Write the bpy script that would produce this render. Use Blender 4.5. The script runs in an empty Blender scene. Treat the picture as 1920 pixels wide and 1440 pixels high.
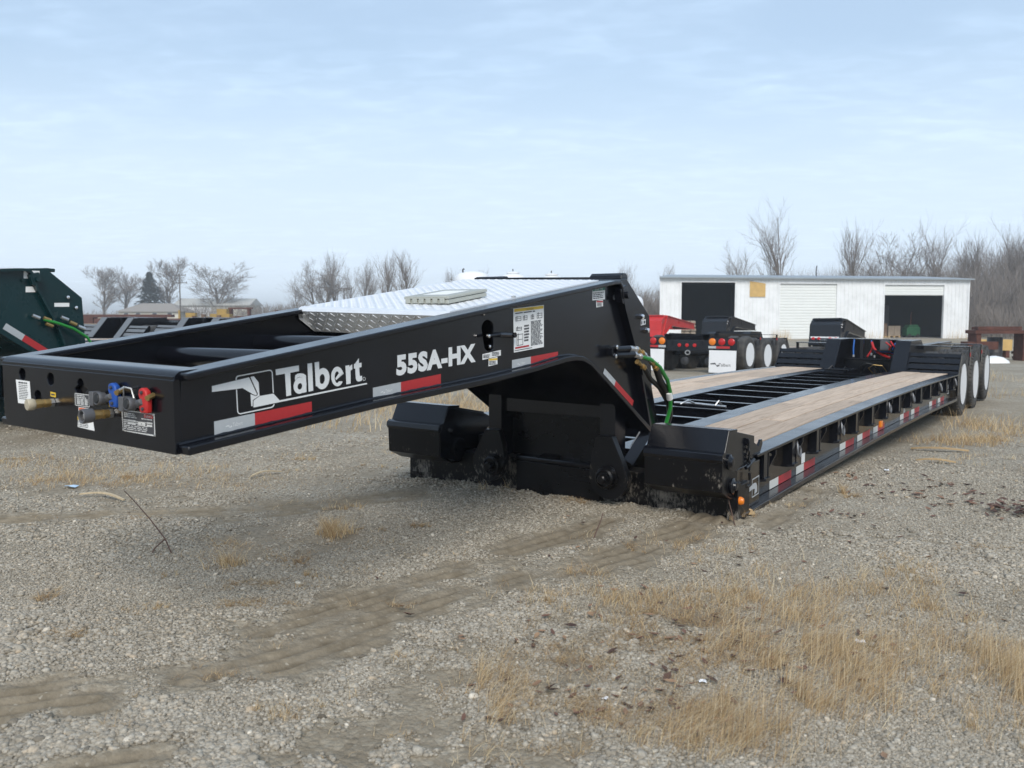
import bpy, bmesh, math, random
import numpy as np
from mathutils import Vector, Matrix, Euler
from mathutils.geometry import tessellate_polygon

random.seed(7)
rng = np.random.default_rng(7)
S = bpy.context.scene
COL = S.collection
R = math.radians

# ------------------------------------------------------------------ camera
cam_d = bpy.data.cameras.new('camera')
cam_d.sensor_width = 36.0
cam_d.lens = 36.0 * 1690.0 / 1920.0
cam_d.clip_start = 0.05
cam_d.clip_end = 9000.0
cam = bpy.data.objects.new('camera', cam_d)
COL.objects.link(cam)
CAM_H = 1.2408
PITCH = math.atan((720.0 - 586.7) / 1690.0)
cam.location = (0, 0, CAM_H)
cam.rotation_euler = (math.pi / 2 - PITCH, 0, 0)
cam_d.dof.use_dof = True
cam_d.dof.focus_distance = 5.6
cam_d.dof.aperture_fstop = 4.8
S.camera = cam

# ------------------------------------------------------------------ sky and sun
SUN_EL, SUN_AZ = R(40), R(180)          # the sun stands high behind the camera
world = bpy.data.worlds.new('World')
S.world = world
world.use_nodes = True
nt = world.node_tree
nt.nodes.clear()
def WN(t, **k):
    n = nt.nodes.new(t)
    for a, b in k.items():
        setattr(n, a, b)
    return n
wl = nt.links.new
sky = WN('ShaderNodeTexSky', sky_type='NISHITA', sun_disc=False, sun_elevation=SUN_EL, sun_rotation=SUN_AZ,
         air_density=1.2, dust_density=2.0, ozone_density=1.0, altitude=200.0)
tc = WN('ShaderNodeTexCoord')
sep = WN('ShaderNodeSeparateXYZ'); wl(tc.outputs['Generated'], sep.inputs[0])
zc = WN('ShaderNodeMath', operation='MAXIMUM'); wl(sep.outputs[2], zc.inputs[0]); zc.inputs[1].default_value = 0.0
za = WN('ShaderNodeMath', operation='ADD'); wl(zc.outputs[0], za.inputs[0]); za.inputs[1].default_value = 0.10
dx = WN('ShaderNodeMath', operation='DIVIDE'); wl(sep.outputs[0], dx.inputs[0]); wl(za.outputs[0], dx.inputs[1])
dy = WN('ShaderNodeMath', operation='DIVIDE'); wl(sep.outputs[1], dy.inputs[0]); wl(za.outputs[0], dy.inputs[1])
cmb = WN('ShaderNodeCombineXYZ'); wl(dx.outputs[0], cmb.inputs[0]); wl(dy.outputs[0], cmb.inputs[1])
def wnoise(scale, detail, rough, dist, sx, sy, rot=0.0):
    mp = WN('ShaderNodeMapping'); wl(cmb.outputs[0], mp.inputs[0])
    mp.inputs['Scale'].default_value = (sx, sy, 1); mp.inputs['Rotation'].default_value = (0, 0, rot)
    n = WN('ShaderNodeTexNoise'); wl(mp.outputs[0], n.inputs['Vector'])
    n.inputs['Scale'].default_value = scale; n.inputs['Detail'].default_value = detail
    n.inputs['Roughness'].default_value = rough; n.inputs['Distortion'].default_value = dist
    return n
def wramp(fac, stops):
    r = WN('ShaderNodeValToRGB'); wl(fac, r.inputs[0])
    el = r.color_ramp.elements
    while len(el) < len(stops):
        el.new(0.5)
    for e, (p, v) in zip(el, stops):
        e.position = p; e.color = (v, v, v, 1)
    return r
n_big = wnoise(0.60, 4, 0.5, 0.5, 0.8, 1.3, R(14))
n_mid = wnoise(1.7, 4, 0.5, 0.5, 0.9, 1.4, R(14))
n_rip = wnoise(7.5, 3, 0.5, 0.4, 0.8, 1.35, R(22))
r_big = wramp(n_big.outputs['Fac'], [(0.32, 0.0), (0.70, 1.0)])
r_mid = wramp(n_mid.outputs['Fac'], [(0.36, 0.0), (0.72, 1.0)])
r_rip = wramp(n_rip.outputs['Fac'], [(0.42, 0.0), (0.70, 1.0)])
def wm(op, a, b):
    m = WN('ShaderNodeMath', operation=op)
    for i, x in enumerate((a, b)):
        if isinstance(x, (int, float)):
            m.inputs[i].default_value = x
        else:
            wl(x, m.inputs[i])
    return m.outputs[0]
rip2 = wm('MULTIPLY', r_rip.outputs[0], r_mid.outputs[0])
fac = wm('ADD', wm('MULTIPLY', r_big.outputs[0], 0.15), wm('ADD', wm('MULTIPLY', r_mid.outputs[0], 0.12), wm('MULTIPLY', rip2, 0.18)))
fac = wm('ADD', fac, 0.48)
# thicker, milky towards the horizon all the way round
hz = WN('ShaderNodeMapRange'); wl(zc.outputs[0], hz.inputs[0])
hz.inputs[1].default_value = 0.0; hz.inputs[2].default_value = 0.26; hz.inputs[3].default_value = 0.80; hz.inputs[4].default_value = 0.0
fac = wm('MINIMUM', wm('ADD', fac, hz.outputs[0]), 1.0)
bright = wm('ADD', wm('MULTIPLY', rip2, 0.09), 0.99)
mixc = WN('ShaderNodeMixRGB'); wl(fac, mixc.inputs[0]); wl(sky.outputs[0], mixc.inputs[1])
cc_ = WN('ShaderNodeMixRGB'); wl(hz.outputs[0], cc_.inputs[0])      # high thin cloud, in the sky's own units; whiter low down
cc_.inputs[1].default_value = (4.5, 5.80, 7.4, 1); cc_.inputs[2].default_value = (6.5, 7.35, 8.15, 1)
wl(cc_.outputs[0], mixc.inputs[2])
brc = WN('ShaderNodeVectorMath', operation='SCALE'); wl(mixc.outputs[0], brc.inputs[0]); wl(bright, brc.inputs['Scale'])
bg = WN('ShaderNodeBackground'); wl(brc.outputs[0], bg.inputs[0]); bg.inputs[1].default_value = 0.1
wo = WN('ShaderNodeOutputWorld'); wl(bg.outputs[0], wo.inputs[0])

sun_d = bpy.data.lights.new('sun', 'SUN')
sun_d.energy = 1.75
sun_d.angle = R(28)
sun_d.color = (1.0, 0.95, 0.87)
sun = bpy.data.objects.new('sun', sun_d)
COL.objects.link(sun)
sdir = Vector((math.sin(SUN_AZ) * math.cos(SUN_EL), math.cos(SUN_AZ) * math.cos(SUN_EL), math.sin(SUN_EL)))
sun.rotation_euler = sdir.to_track_quat('Z', 'Y').to_euler()
sun.location = (0, -10, 12)

S.view_settings.view_transform = 'Standard'
S.view_settings.look = 'None'
S.view_settings.exposure = 0.54
S.view_settings.gamma = 1.0
S.view_settings.use_curve_mapping = False
S.render.engine = 'CYCLES'
S.cycles.max_bounces = 6
S.cycles.volume_bounces = 2

# ------------------------------------------------------------------ helpers
class MB:
    def __init__(s):
        s.v = []; s.f = []
    def add(s, vs, fs):
        o = len(s.v); s.v += [tuple(p) for p in vs]; s.f += [tuple(i + o for i in f) for f in fs]; return s
    def box(s, x0, x1, y0, y1, z0, z1, nx=1):
        xs = [x0 + (x1 - x0) * i / nx for i in range(nx + 1)]
        vs = []
        for x in xs:
            vs += [(x, y0, z0), (x, y1, z0), (x, y1, z1), (x, y0, z1)]
        fs = [(3, 2, 1, 0)]
        for i in range(nx):
            a = 4 * i
            for k in range(4):
                k2 = (k + 1) % 4
                fs.append((a + k, a + k2, a + 4 + k2, a + 4 + k))
        a = 4 * nx
        fs.append((a, a + 1, a + 2, a + 3))
        return s.add(vs, fs)
    def prism(s, loops, axis, a, b):
        """outline (and holes) extruded along axis: 'y' takes (x,z), 'x' takes (y,z), 'z' takes (x,y)"""
        if not isinstance(loops[0][0], (tuple, list)):
            loops = [loops]
        loops = [list(l) for l in loops]
        def put(p, t):
            if axis == 'y': return (p[0], t, p[1])
            if axis == 'x': return (t, p[0], p[1])
            return (p[0], p[1], t)
        flat = [p for l in loops for p in l]
        n = len(flat)
        vs = [put(p, a) for p in flat] + [put(p, b) for p in flat]
        if len(loops) == 1 and len(flat) <= 4:
            fs = [tuple(range(n)), tuple(range(2 * n - 1, n - 1, -1))]
        else:
            tris = tessellate_polygon([[Vector((p[0], p[1], 0)) for p in l] for l in loops])
            fs = [tuple(t) for t in tris] + [tuple(i + n for i in reversed(t)) for t in tris]
        o = 0
        for l in loops:
            m = len(l)
            for i in range(m):
                j = (i + 1) % m
                fs.append((o + i, o + j, n + o + j, n + o + i))
            o += m
        return s.add(vs, fs)
    def sheet(s, loops, fn):
        """flat outline (and holes) mapped through fn(a,b) -> 3D"""
        if not isinstance(loops[0][0], (tuple, list)):
            loops = [loops]
        flat = [p for l in loops for p in l]
        tris = tessellate_polygon([[Vector((p[0], p[1], 0)) for p in l] for l in loops])
        return s.add([fn(*p) for p in flat], [tuple(t) for t in tris])
    def strip(s, line, t, y0, y1):
        """plate following an (x,z) polyline, thickness t below it"""
        n = len(line); vs = []
        for i, (x, z) in enumerate(line):
            a = line[max(0, i - 1)]; b = line[min(n - 1, i + 1)]
            d = Vector((b[0] - a[0], b[1] - a[1])).normalized()
            nx, nz = -d.y, d.x
            vs += [(x, y0, z), (x, y1, z), (x - nx * t, y1, z - nz * t), (x - nx * t, y0, z - nz * t)]
        fs = [(0, 1, 2, 3)]
        for i in range(n - 1):
            a = 4 * i
            for k in range(4):
                k2 = (k + 1) % 4
                fs.append((a + k, a + 4 + k, a + 4 + k2, a + k2))
        a = 4 * (n - 1)
        fs.append((a + 3, a + 2, a + 1, a))
        return s.add(vs, fs)
    def tube(s, pts, r, n=8, cap=True):
        pts = [Vector(p) for p in pts]; m = len(pts)
        rs = r if isinstance(r, (list, tuple)) else [r] * m
        vs = []; up = None
        for i, p in enumerate(pts):
            d = (pts[min(m - 1, i + 1)] - pts[max(0, i - 1)]).normalized()
            if up is None:
                up = Vector((0, 0, 1)) if abs(d.z) < 0.9 else Vector((1, 0, 0))
            a = d.cross(up).normalized(); b = a.cross(d).normalized(); up = b
            for k in range(n):
                t = 2 * math.pi * k / n
                q = p + (a * math.cos(t) + b * math.sin(t)) * rs[i]
                vs.append(q[:])
        fs = []
        for i in range(m - 1):
            for k in range(n):
                k2 = (k + 1) % n
                fs.append((i * n + k, i * n + k2, (i + 1) * n + k2, (i + 1) * n + k))
        if cap:
            fs.append(tuple(range(n - 1, -1, -1))); fs.append(tuple(range((m - 1) * n, m * n)))
        return s.add(vs, fs)
    def lathe(s, prof, c, axis, n=24):
        """profile of (radius, height along axis) about c"""
        ax = Vector(axis).normalized()
        u = ax.orthogonal().normalized(); w = ax.cross(u)
        c = Vector(c); vs = []
        for r, h in prof:
            for k in range(n):
                t = 2 * math.pi * k / n
                vs.append((c + ax * h + (u * math.cos(t) + w * math.sin(t)) * r)[:])
        fs = []
        for i in range(len(prof) - 1):
            for k in range(n):
                k2 = (k + 1) % n
                fs.append((i * n + k, i * n + k2, (i + 1) * n + k2, (i + 1) * n + k))
        if prof[0][0] > 1e-4: fs.append(tuple(range(n - 1, -1, -1)))
        if prof[-1][0] > 1e-4: fs.append(tuple(range((len(prof) - 1) * n, len(prof) * n)))
        return s.add(vs, fs)
    def cyl(s, p0, p1, r, n=16):
        p0 = Vector(p0); p1 = Vector(p1)
        return s.lathe([(r, 0), (r, (p1 - p0).length)], p0, p1 - p0, n)
    def xf(s, fn):
        s.v = [tuple(fn(*p)) for p in s.v]; return s
    def mesh(s, name, m, smooth=False, fixn=True):
        me = bpy.data.meshes.new(name)
        me.from_pydata(s.v, [], s.f)
        if fixn:
            bm = bmesh.new(); bm.from_mesh(me)
            bmesh.ops.recalc_face_normals(bm, faces=bm.faces); bm.to_mesh(me); bm.free()
        me.materials.append(m)
        if smooth:
            me.shade_smooth()
            me.set_sharp_from_angle(angle=R(38))
        me.update()
        return me

def obj(name, mb, m, parent=None, smooth=False, bevel=0.0, loc=None, fixn=True):
    me = mb if isinstance(mb, bpy.types.Mesh) else mb.mesh(name, m, smooth, fixn)
    o = bpy.data.objects.new(name, me)
    COL.objects.link(o)
    if parent is not None: o.parent = parent
    if loc is not None: o.location = loc
    if bevel > 0:
        b = o.modifiers.new('bevel', 'BEVEL'); b.width = bevel; b.segments = 2; b.limit_method = 'ANGLE'; b.angle_limit = R(40)
    return o
def again(o, parent=None, loc=None, rot=None, scale=None):
    c = o.copy(); COL.objects.link(c)
    if parent is not None: c.parent = parent
    if loc is not None: c.location = loc
    if rot is not None: c.rotation_euler = rot
    if scale is not None: c.scale = scale
    return c
def copy_tree(o, parent=None):
    c = o.copy(); COL.objects.link(c)
    if parent is not None: c.parent = parent
    for ch in list(o.children): copy_tree(ch, c)
    return c
def tag(o, label, cat, group=None, kind=None):
    o['label'] = label; o['category'] = cat
    if group: o['group'] = group
    if kind: o['kind'] = kind
    return o
def thing(name, label, cat, loc=(0, 0, 0), rz=0.0, group=None):
    o = bpy.data.objects.new(name, None); COL.objects.link(o)
    o.location = loc; o.rotation_euler = (0, 0, rz); o.empty_display_size = 0.2
    return tag(o, label, cat, group)
def struct(name, mb, m, parent=None, **k):
    o = obj(name, mb, m, parent, **k); o['kind'] = 'structure'; return o

# ------------------------------------------------------------------ materials
def mat(name, col, rough=0.5, metal=0.0, var=0.0, vscale=6.0, bump=0.0, bscale=60.0, coat=0.0, dust=None, spec=0.5, rvar=0.0, emit=None):
    """base colour with uneven tone, worn roughness, fine relief; dust=(colour, scale, low, high, amount)"""
    m = bpy.data.materials.new(name); m.use_nodes = True
    t = m.node_tree; n = t.nodes; l = t.links
    b = n['Principled BSDF']
    b.inputs['Base Color'].default_value = (*col, 1); b.inputs['Roughness'].default_value = rough
    b.inputs['Metallic'].default_value = metal; b.inputs['Coat Weight'].default_value = coat
    b.inputs['Coat Roughness'].default_value = 0.08
    b.inputs['Specular IOR Level'].default_value = spec
    tcn = n.new('ShaderNodeTexCoord')
    src = None
    def noise(scale, det=5, ro=0.6):
        q = n.new('ShaderNodeTexNoise'); l.new(tcn.outputs['Object'], q.inputs['Vector'])
        q.inputs['Scale'].default_value = scale; q.inputs['Detail'].default_value = det; q.inputs['Roughness'].default_value = ro
        return q
    if var > 0 or rvar > 0:
        q = noise(vscale)
    if var > 0:
        mr = n.new('ShaderNodeMapRange'); l.new(q.outputs['Fac'], mr.inputs[0])
        mr.inputs[1].default_value = 0.25; mr.inputs[2].default_value = 0.75
        mr.inputs[3].default_value = 1 - var; mr.inputs[4].default_value = 1 + var
        mx = n.new('ShaderNodeMixRGB'); mx.blend_type = 'MULTIPLY'; mx.inputs[0].default_value = 1
        mx.inputs[1].default_value = (*col, 1); l.new(mr.outputs[0], mx.inputs[2])
        src = mx.outputs[0]
    if rvar > 0:
        mr = n.new('ShaderNodeMapRange'); l.new(q.outputs['Fac'], mr.inputs[0])
        mr.inputs[1].default_value = 0.3; mr.inputs[2].default_value = 0.7
        mr.inputs[3].default_value = max(0, rough - rvar); mr.inputs[4].default_value = min(1, rough + rvar)
        l.new(mr.outputs[0], b.inputs['Roughness'])
    if dust:
        dc, ds, lo, hi, am = dust
        q2 = noise(ds, 8, 0.7)
        mr = n.new('ShaderNodeMapRange'); l.new(q2.outputs['Fac'], mr.inputs[0])
        mr.inputs[1].default_value = lo; mr.inputs[2].default_value = hi; mr.inputs[3].default_value = 0; mr.inputs[4].default_value = am
        mx = n.new('ShaderNodeMixRGB'); l.new(mr.outputs[0], mx.inputs[0])
        if src: l.new(src, mx.inputs[1])
        else: mx.inputs[1].default_value = (*col, 1)
        mx.inputs[2].default_value = (*dc, 1)
        src = mx.outputs[0]
    if src: l.new(src, b.inputs['Base Color'])
    if bump > 0:
        q3 = noise(bscale, 3)
        bp = n.new('ShaderNodeBump'); bp.inputs['Strength'].default_value = bump; bp.inputs['Distance'].default_value = 0.01
        l.new(q3.outputs['Fac'], bp.inputs['Height']); l.new(bp.outputs[0], b.inputs['Normal'])
    if emit:
        b.inputs['Emission Color'].default_value = (*emit, 1); b.inputs['Emission Strength'].default_value = 1
    return m

DUST = (0.16, 0.14, 0.115)
M = {}
M['black'] = mat('black gloss paint', (0.0048, 0.0054, 0.0082), 0.20, var=0.25, rvar=0.05, vscale=3.0, bump=0.05, bscale=5, dust=(DUST, 14, 0.60, 1.0, 0.06), spec=0.42)
M['panel'] = mat('dirty black panel', (0.020, 0.0165, 0.0135), 0.16, var=0.35, rvar=0.05, vscale=3.0, dust=((0.085, 0.066, 0.048), 3.5, 0.36, 0.8, 0.65), spec=0.5)  # brown of the reflected ground is put into the colour, over some dust
M['railpaint'] = mat('scuffed rail paint', (0.012, 0.012, 0.015), 0.2, var=0.3, rvar=0.06, vscale=5.0, dust=(DUST, 11, 0.45, 0.95, 0.3), spec=0.5)  # lighter base and dust tone stand in for sky reflected in the rail
M['greyramp'] = mat('grey painted ramp', (0.13, 0.14, 0.15), 0.45, var=0.15, vscale=2.0)
M['ring'] = mat('dull steel ring', (0.16, 0.165, 0.175), 0.4, 0.4, var=0.2, vscale=20)
M['black_low'] = mat('black paint, scuffed', (0.005, 0.005, 0.006), 0.3, var=0.25, rvar=0.08, vscale=3.0, bump=0.05, bscale=22, dust=(DUST, 18, 0.56, 0.95, 0.15), spec=0.25)
M['green'] = mat('dark green paint', (0.0025, 0.023, 0.026), 0.26, var=0.2, rvar=0.06, vscale=2.0, dust=(DUST, 9, 0.55, 1.0, 0.1), spec=0.3)
M['red'] = mat('red paint', (0.50, 0.022, 0.020), 0.33, var=0.15, vscale=2.0, rvar=0.06)
M['alu'] = mat('bright tread plate', (0.86, 0.865, 0.87), 0.42, 0.5, var=0.05, vscale=14, rvar=0.06, bump=0.05, bscale=140)
M['steel'] = mat('zinc plated steel', (0.55, 0.55, 0.54), 0.38, 0.9, var=0.15, vscale=30)
M['chrome'] = mat('bright bolt', (0.75, 0.75, 0.76), 0.2, 1.0)
M['brass'] = mat('brass fitting', (0.44, 0.30, 0.12), 0.42, 0.85, var=0.2, vscale=40)
M['castgrey'] = mat('cast aluminium', (0.12, 0.12, 0.125), 0.5, 0.35, var=0.15, vscale=40)
M['cap'] = mat('pale plug cap', (0.42, 0.37, 0.27), 0.6, 0.1, var=0.15, vscale=40)
M['rubber'] = mat('black rubber', (0.014, 0.014, 0.014), 0.6, var=0.2, vscale=20)
M['hosegreen'] = mat('green air hose', (0.015, 0.21, 0.028), 0.38)
M['hosered'] = mat('red air hose', (0.45, 0.015, 0.015), 0.4)
M['hoseblue'] = mat('blue air hose', (0.02, 0.13, 0.45), 0.4)
M['gblue'] = mat('blue coupling', (0.010, 0.070, 0.33), 0.5, var=0.15, vscale=40)
M['gred'] = mat('red coupling', (0.46, 0.02, 0.018), 0.5, var=0.15, vscale=40)
M['white'] = mat('white paint', (0.78, 0.79, 0.80), 0.4, var=0.04, vscale=8, dust=((0.4, 0.37, 0.32), 7, 0.55, 0.95, 0.3))
M['vinyl'] = mat('white vinyl lettering', (0.72, 0.73, 0.72), 0.38, var=0.03, vscale=30)
M['label'] = mat('white label', (0.80, 0.80, 0.78), 0.45, var=0.04, vscale=50)
M['ink'] = mat('printed ink', (0.05, 0.05, 0.055), 0.5)
M['inkpale'] = mat('pale printed ink', (0.62, 0.62, 0.60), 0.5)
M['yellow'] = mat('yellow label', (0.70, 0.46, 0.03), 0.45)
M['orange'] = mat('orange label', (0.70, 0.13, 0.03), 0.45)
M['labgreen'] = mat('green label band', (0.01, 0.16, 0.11), 0.45)
M['tapegrey'] = mat('silver reflective tape', (0.42, 0.44, 0.45), 0.4, var=0.05, vscale=60)
M['tapered'] = mat('red reflective tape', (0.42, 0.020, 0.022), 0.4, var=0.06, vscale=60)
M['tapewhite'] = mat('white reflective tape', (0.66, 0.66, 0.62), 0.42, var=0.05, vscale=60)
M['amber'] = mat('amber lamp', (0.75, 0.20, 0.015), 0.25)
M['lampred'] = mat('red lamp', (0.45, 0.012, 0.014), 0.22)
M['boxgrey'] = mat('grey plastic case', (0.36, 0.37, 0.33), 0.5, var=0.04, vscale=20)
M['doc'] = mat('paper', (0.80, 0.80, 0.78), 0.6)
M['tyre'] = mat('tyre rubber', (0.028, 0.027, 0.026), 0.7, var=0.25, vscale=9, bump=0.1, bscale=60, dust=((0.20, 0.175, 0.145), 5, 0.40, 0.85, 0.45))
M['rim'] = mat('white rim', (0.80, 0.81, 0.82), 0.35, var=0.05, vscale=9, dust=((0.38, 0.33, 0.27), 9, 0.56, 0.9, 0.35))
M['rust'] = mat('rusty steel', (0.085, 0.030, 0.020), 0.85, var=0.45, vscale=3, bump=0.2, bscale=25)
M['yellowpaint'] = mat('faded yellow paint', (0.36, 0.23, 0.05), 0.55, var=0.25, vscale=3)
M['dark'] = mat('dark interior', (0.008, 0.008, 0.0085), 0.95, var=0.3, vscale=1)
M['concrete'] = mat('concrete', (0.30, 0.29, 0.27), 0.85, var=0.15, vscale=2, bump=0.1)

def plank_mat():
    m = bpy.data.materials.new('oak deck plank'); m.use_nodes = True
    t = m.node_tree; n = t.nodes; l = t.links; b = n['Principled BSDF']
    tcn = n.new('ShaderNodeTexCoord'); oi = n.new('ShaderNodeObjectInfo')
    mp = n.new('ShaderNodeMapping'); mp.inputs['Scale'].default_value = (1.2, 16, 16); l.new(tcn.outputs['Object'], mp.inputs[0])
    ad = n.new('ShaderNodeVectorMath'); ad.operation = 'ADD'; l.new(mp.outputs[0], ad.inputs[0])
    sc = n.new('ShaderNodeVectorMath'); sc.operation = 'SCALE'; sc.inputs[0].default_value = (37, 11, 5); l.new(oi.outputs['Random'], sc.inputs['Scale'])
    l.new(sc.outputs[0], ad.inputs[1])
    q = n.new('ShaderNodeTexNoise'); q.inputs['Scale'].default_value = 2.2; q.inputs['Detail'].default_value = 7; q.inputs['Roughness'].default_value = 0.65
    q.inputs['Distortion'].default_value = 0.5
    l.new(ad.outputs[0], q.inputs['Vector'])
    rp = n.new('ShaderNodeValToRGB'); l.new(q.outputs['Fac'], rp.inputs[0])
    e = rp.color_ramp.elements
    e[0].position = 0.28; e[0].color = (0.34, 0.235, 0.155, 1); e[1].position = 0.75; e[1].color = (0.64, 0.485, 0.345, 1)
    x = e.new(0.5); x.color = (0.53, 0.39, 0.27, 1)
    hsv = n.new('ShaderNodeHueSaturation'); l.new(rp.outputs[0], hsv.inputs['Color'])
    mr = n.new('ShaderNodeMapRange'); l.new(oi.outputs['Random'], mr.inputs[0]); mr.inputs[3].default_value = 0.80; mr.inputs[4].default_value = 1.14
    l.new(mr.outputs[0], hsv.inputs['Value']); hsv.inputs['Saturation'].default_value = 0.9
    l.new(hsv.outputs[0], b.inputs['Base Color'])
    b.inputs['Roughness'].default_value = 0.75
    bp = n.new('ShaderNodeBump'); bp.inputs['Strength'].default_value = 0.25; bp.inputs['Distance'].default_value = 0.004
    l.new(q.outputs['Fac'], bp.inputs['Height']); l.new(bp.outputs[0], b.inputs['Normal'])
    return m
M['plank'] = plank_mat()

def ramp_mat():
    """black paint with dried splashes of pale mud, for the parts that sit in the gravel"""
    m = bpy.data.materials.new('black paint, mud splashed'); m.use_nodes = True
    t = m.node_tree; n = t.nodes; l = t.links; b = n['Principled BSDF']
    tcn = n.new('ShaderNodeTexCoord')
    mp = n.new('ShaderNodeMapping'); mp.inputs['Scale'].default_value = (1, 1, 0.5); l.new(tcn.outputs['Object'], mp.inputs[0])
    q = n.new('ShaderNodeTexNoise'); q.inputs['Scale'].default_value = 52; q.inputs['Detail'].default_value = 9; q.inputs['Roughness'].default_value = 0.7
    l.new(mp.outputs[0], q.inputs['Vector'])
    q2 = n.new('ShaderNodeTexNoise'); q2.inputs['Scale'].default_value = 4.2; q2.inputs['Detail'].default_value = 2
    l.new(tcn.outputs['Object'], q2.inputs['Vector'])
    sp = n.new('ShaderNodeSeparateXYZ'); l.new(tcn.outputs['Object'], sp.inputs[0])
    mz = n.new('ShaderNodeMapRange'); l.new(sp.outputs[2], mz.inputs[0])
    mz.inputs[1].default_value = 0.0; mz.inputs[2].default_value = 0.5; mz.inputs[3].default_value = 0.17; mz.inputs[4].default_value = -0.06
    a1 = n.new('ShaderNodeMath'); a1.operation = 'ADD'; l.new(q.outputs['Fac'], a1.inputs[0]); l.new(mz.outputs[0], a1.inputs[1])
    m2 = n.new('ShaderNodeMath'); m2.operation = 'MULTIPLY_ADD'; l.new(q2.outputs['Fac'], m2.inputs[0]); m2.inputs[1].default_value = 0.75; l.new(a1.outputs[0], m2.inputs[2])
    mr = n.new('ShaderNodeMapRange'); l.new(m2.outputs[0], mr.inputs[0])
    mr.inputs[1].default_value = 1.03; mr.inputs[2].default_value = 1.26; mr.inputs[3].default_value = 0; mr.inputs[4].default_value = 0.85
    mx = n.new('ShaderNodeMixRGB'); l.new(mr.outputs[0], mx.inputs[0])
    mx.inputs[1].default_value = (0.0045, 0.0045, 0.0055, 1); mx.inputs[2].default_value = (0.30, 0.27, 0.23, 1); b.inputs['Specular IOR Level'].default_value = 0.26
    l.new(mx.outputs[0], b.inputs['Base Color'])
    r2 = n.new('ShaderNodeMapRange'); l.new(mr.outputs[0], r2.inputs[0]); r2.inputs[2].default_value = 0.8; r2.inputs[3].default_value = 0.3; r2.inputs[4].default_value = 0.85
    l.new(r2.outputs[0], b.inputs['Roughness'])
    bp = n.new('ShaderNodeBump'); bp.inputs['Strength'].default_value = 0.08; bp.inputs['Distance'].default_value = 0.01
    l.new(q.outputs['Fac'], bp.inputs['Height']); l.new(bp.outputs[0], b.inputs['Normal'])
    return m
M['muddy'] = ramp_mat()

# ------------------------------------------------------------------ lie of the land
def smooth(t):
    t = np.clip(t, 0, 1); return t * t * (3 - 2 * t)
def vnoise(x, y, seed=0):
    xi = np.floor(x).astype(np.int64); yi = np.floor(y).astype(np.int64)
    fx = x - xi; fy = y - yi
    fx = fx * fx * (3 - 2 * fx); fy = fy * fy * (3 - 2 * fy)
    def h(a, b):
        v = (a * 374761393 + b * 668265263 + seed * 982451653) & 0xFFFFFFFF
        v = ((v ^ (v >> 13)) * 1274126177) & 0xFFFFFFFF
        return ((v ^ (v >> 16)) & 0xFFFF) / 65535.0
    return (h(xi, yi) * (1 - fx) + h(xi + 1, yi) * fx) * (1 - fy) + (h(xi, yi + 1) * (1 - fx) + h(xi + 1, yi + 1) * fx) * fy
def fbm(x, y, seed=0, oct=4):
    v = 0; a = 0.5; s = 0
    for o in range(oct):
        v = v + a * vnoise(x * 2 ** o, y * 2 ** o, seed + o * 17); s += a; a *= 0.5
    return v / s
def base_z(X, Y):
    s = smooth((Y - 5.4) / 6.5)
    side = np.clip((X + 6) / 10, 0, 1)
    far = smooth((Y - 22) / 13) * np.clip((X + 3) / 8, 0, 1)
    return s * (0.10 - 0.33 * side) - 0.38 * far
# wheel tracks pressed into the gravel: centre lines and half widths
TRACKS = [([(-1.08, 3.02), (-0.90, 3.17), (-0.40, 3.72), (0.30, 4.42), (0.85, 4.98), (1.2, 5.35)], 0.20),
          ([(-0.95, 3.42), (-0.45, 4.05), (0.10, 4.72), (0.50, 5.22), (0.75, 5.6)], 0.15),
          ([(-2.6, 2.28), (-1.95, 2.60), (-1.36, 2.82)], 0.19),
          ([(-2.2, 1.9), (-1.5, 2.25), (-1.0, 2.4)], 0.14),
          ([(-4.2, 5.0), (-3.1, 5.35), (-2.3, 5.55), (-1.5, 5.72), (-0.7, 6.15)], 0.17),
          ([(-1.7, 5.35), (-1.0, 5.75), (-0.3, 6.2)], 0.10),
          ([(1.55, 5.12), (2.0, 4.95), (2.6, 4.62), (3.3, 4.35)], 0.03),
          ([(1.45, 5.15), (1.8, 5.7), (2.15, 6.3)], 0.10)]
def track_d(X, Y, line):
    best = np.full(X.shape, 9.0); sg = np.zeros(X.shape)
    for (x0, y0), (x1, y1) in zip(line[:-1], line[1:]):
        dx_, dy_ = x1 - x0, y1 - y0; L2 = dx_ * dx_ + dy_ * dy_
        t = np.clip(((X - x0) * dx_ + (Y - y0) * dy_) / L2, 0, 1)
        ex = X - x0 - t * dx_; ey = Y - y0 - t * dy_
        dd = np.hypot(ex, ey); side = np.sign(dx_ * ey - dy_ * ex)
        m = dd < best
        best = np.where(m, dd, best); sg = np.where(m, side, sg)
    return best, best * sg
def dirt_at(X, Y):
    d = np.zeros(X.shape); rid = np.zeros(X.shape)
    n = fbm(X * 3.1, Y * 3.1, 3); n2 = fbm(X * 9, Y * 9, 8)
    for k, (ln, w) in enumerate(TRACKS):
        a, sd = track_d(X, Y, ln)
        m = smooth((w * 1.6 + (n - 0.5) * w * 2.2 + (n2 - 0.5) * 0.22 - a) / (0.14 + 0.7 * w))
        m = m * (0.62 + 0.38 * smooth((n2 * 0.7 + n * 0.6 - 0.32) / 0.34))
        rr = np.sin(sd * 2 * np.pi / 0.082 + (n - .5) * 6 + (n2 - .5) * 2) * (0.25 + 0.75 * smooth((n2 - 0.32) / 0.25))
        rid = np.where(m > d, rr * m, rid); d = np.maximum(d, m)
    soft = smooth((fbm(X * 0.8 + 5, Y * 0.8, 21) - 0.52) / 0.16) * 0.62
    d = np.maximum(d, soft * smooth((n2 - 0.35) / 0.3))
    return d, rid
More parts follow.
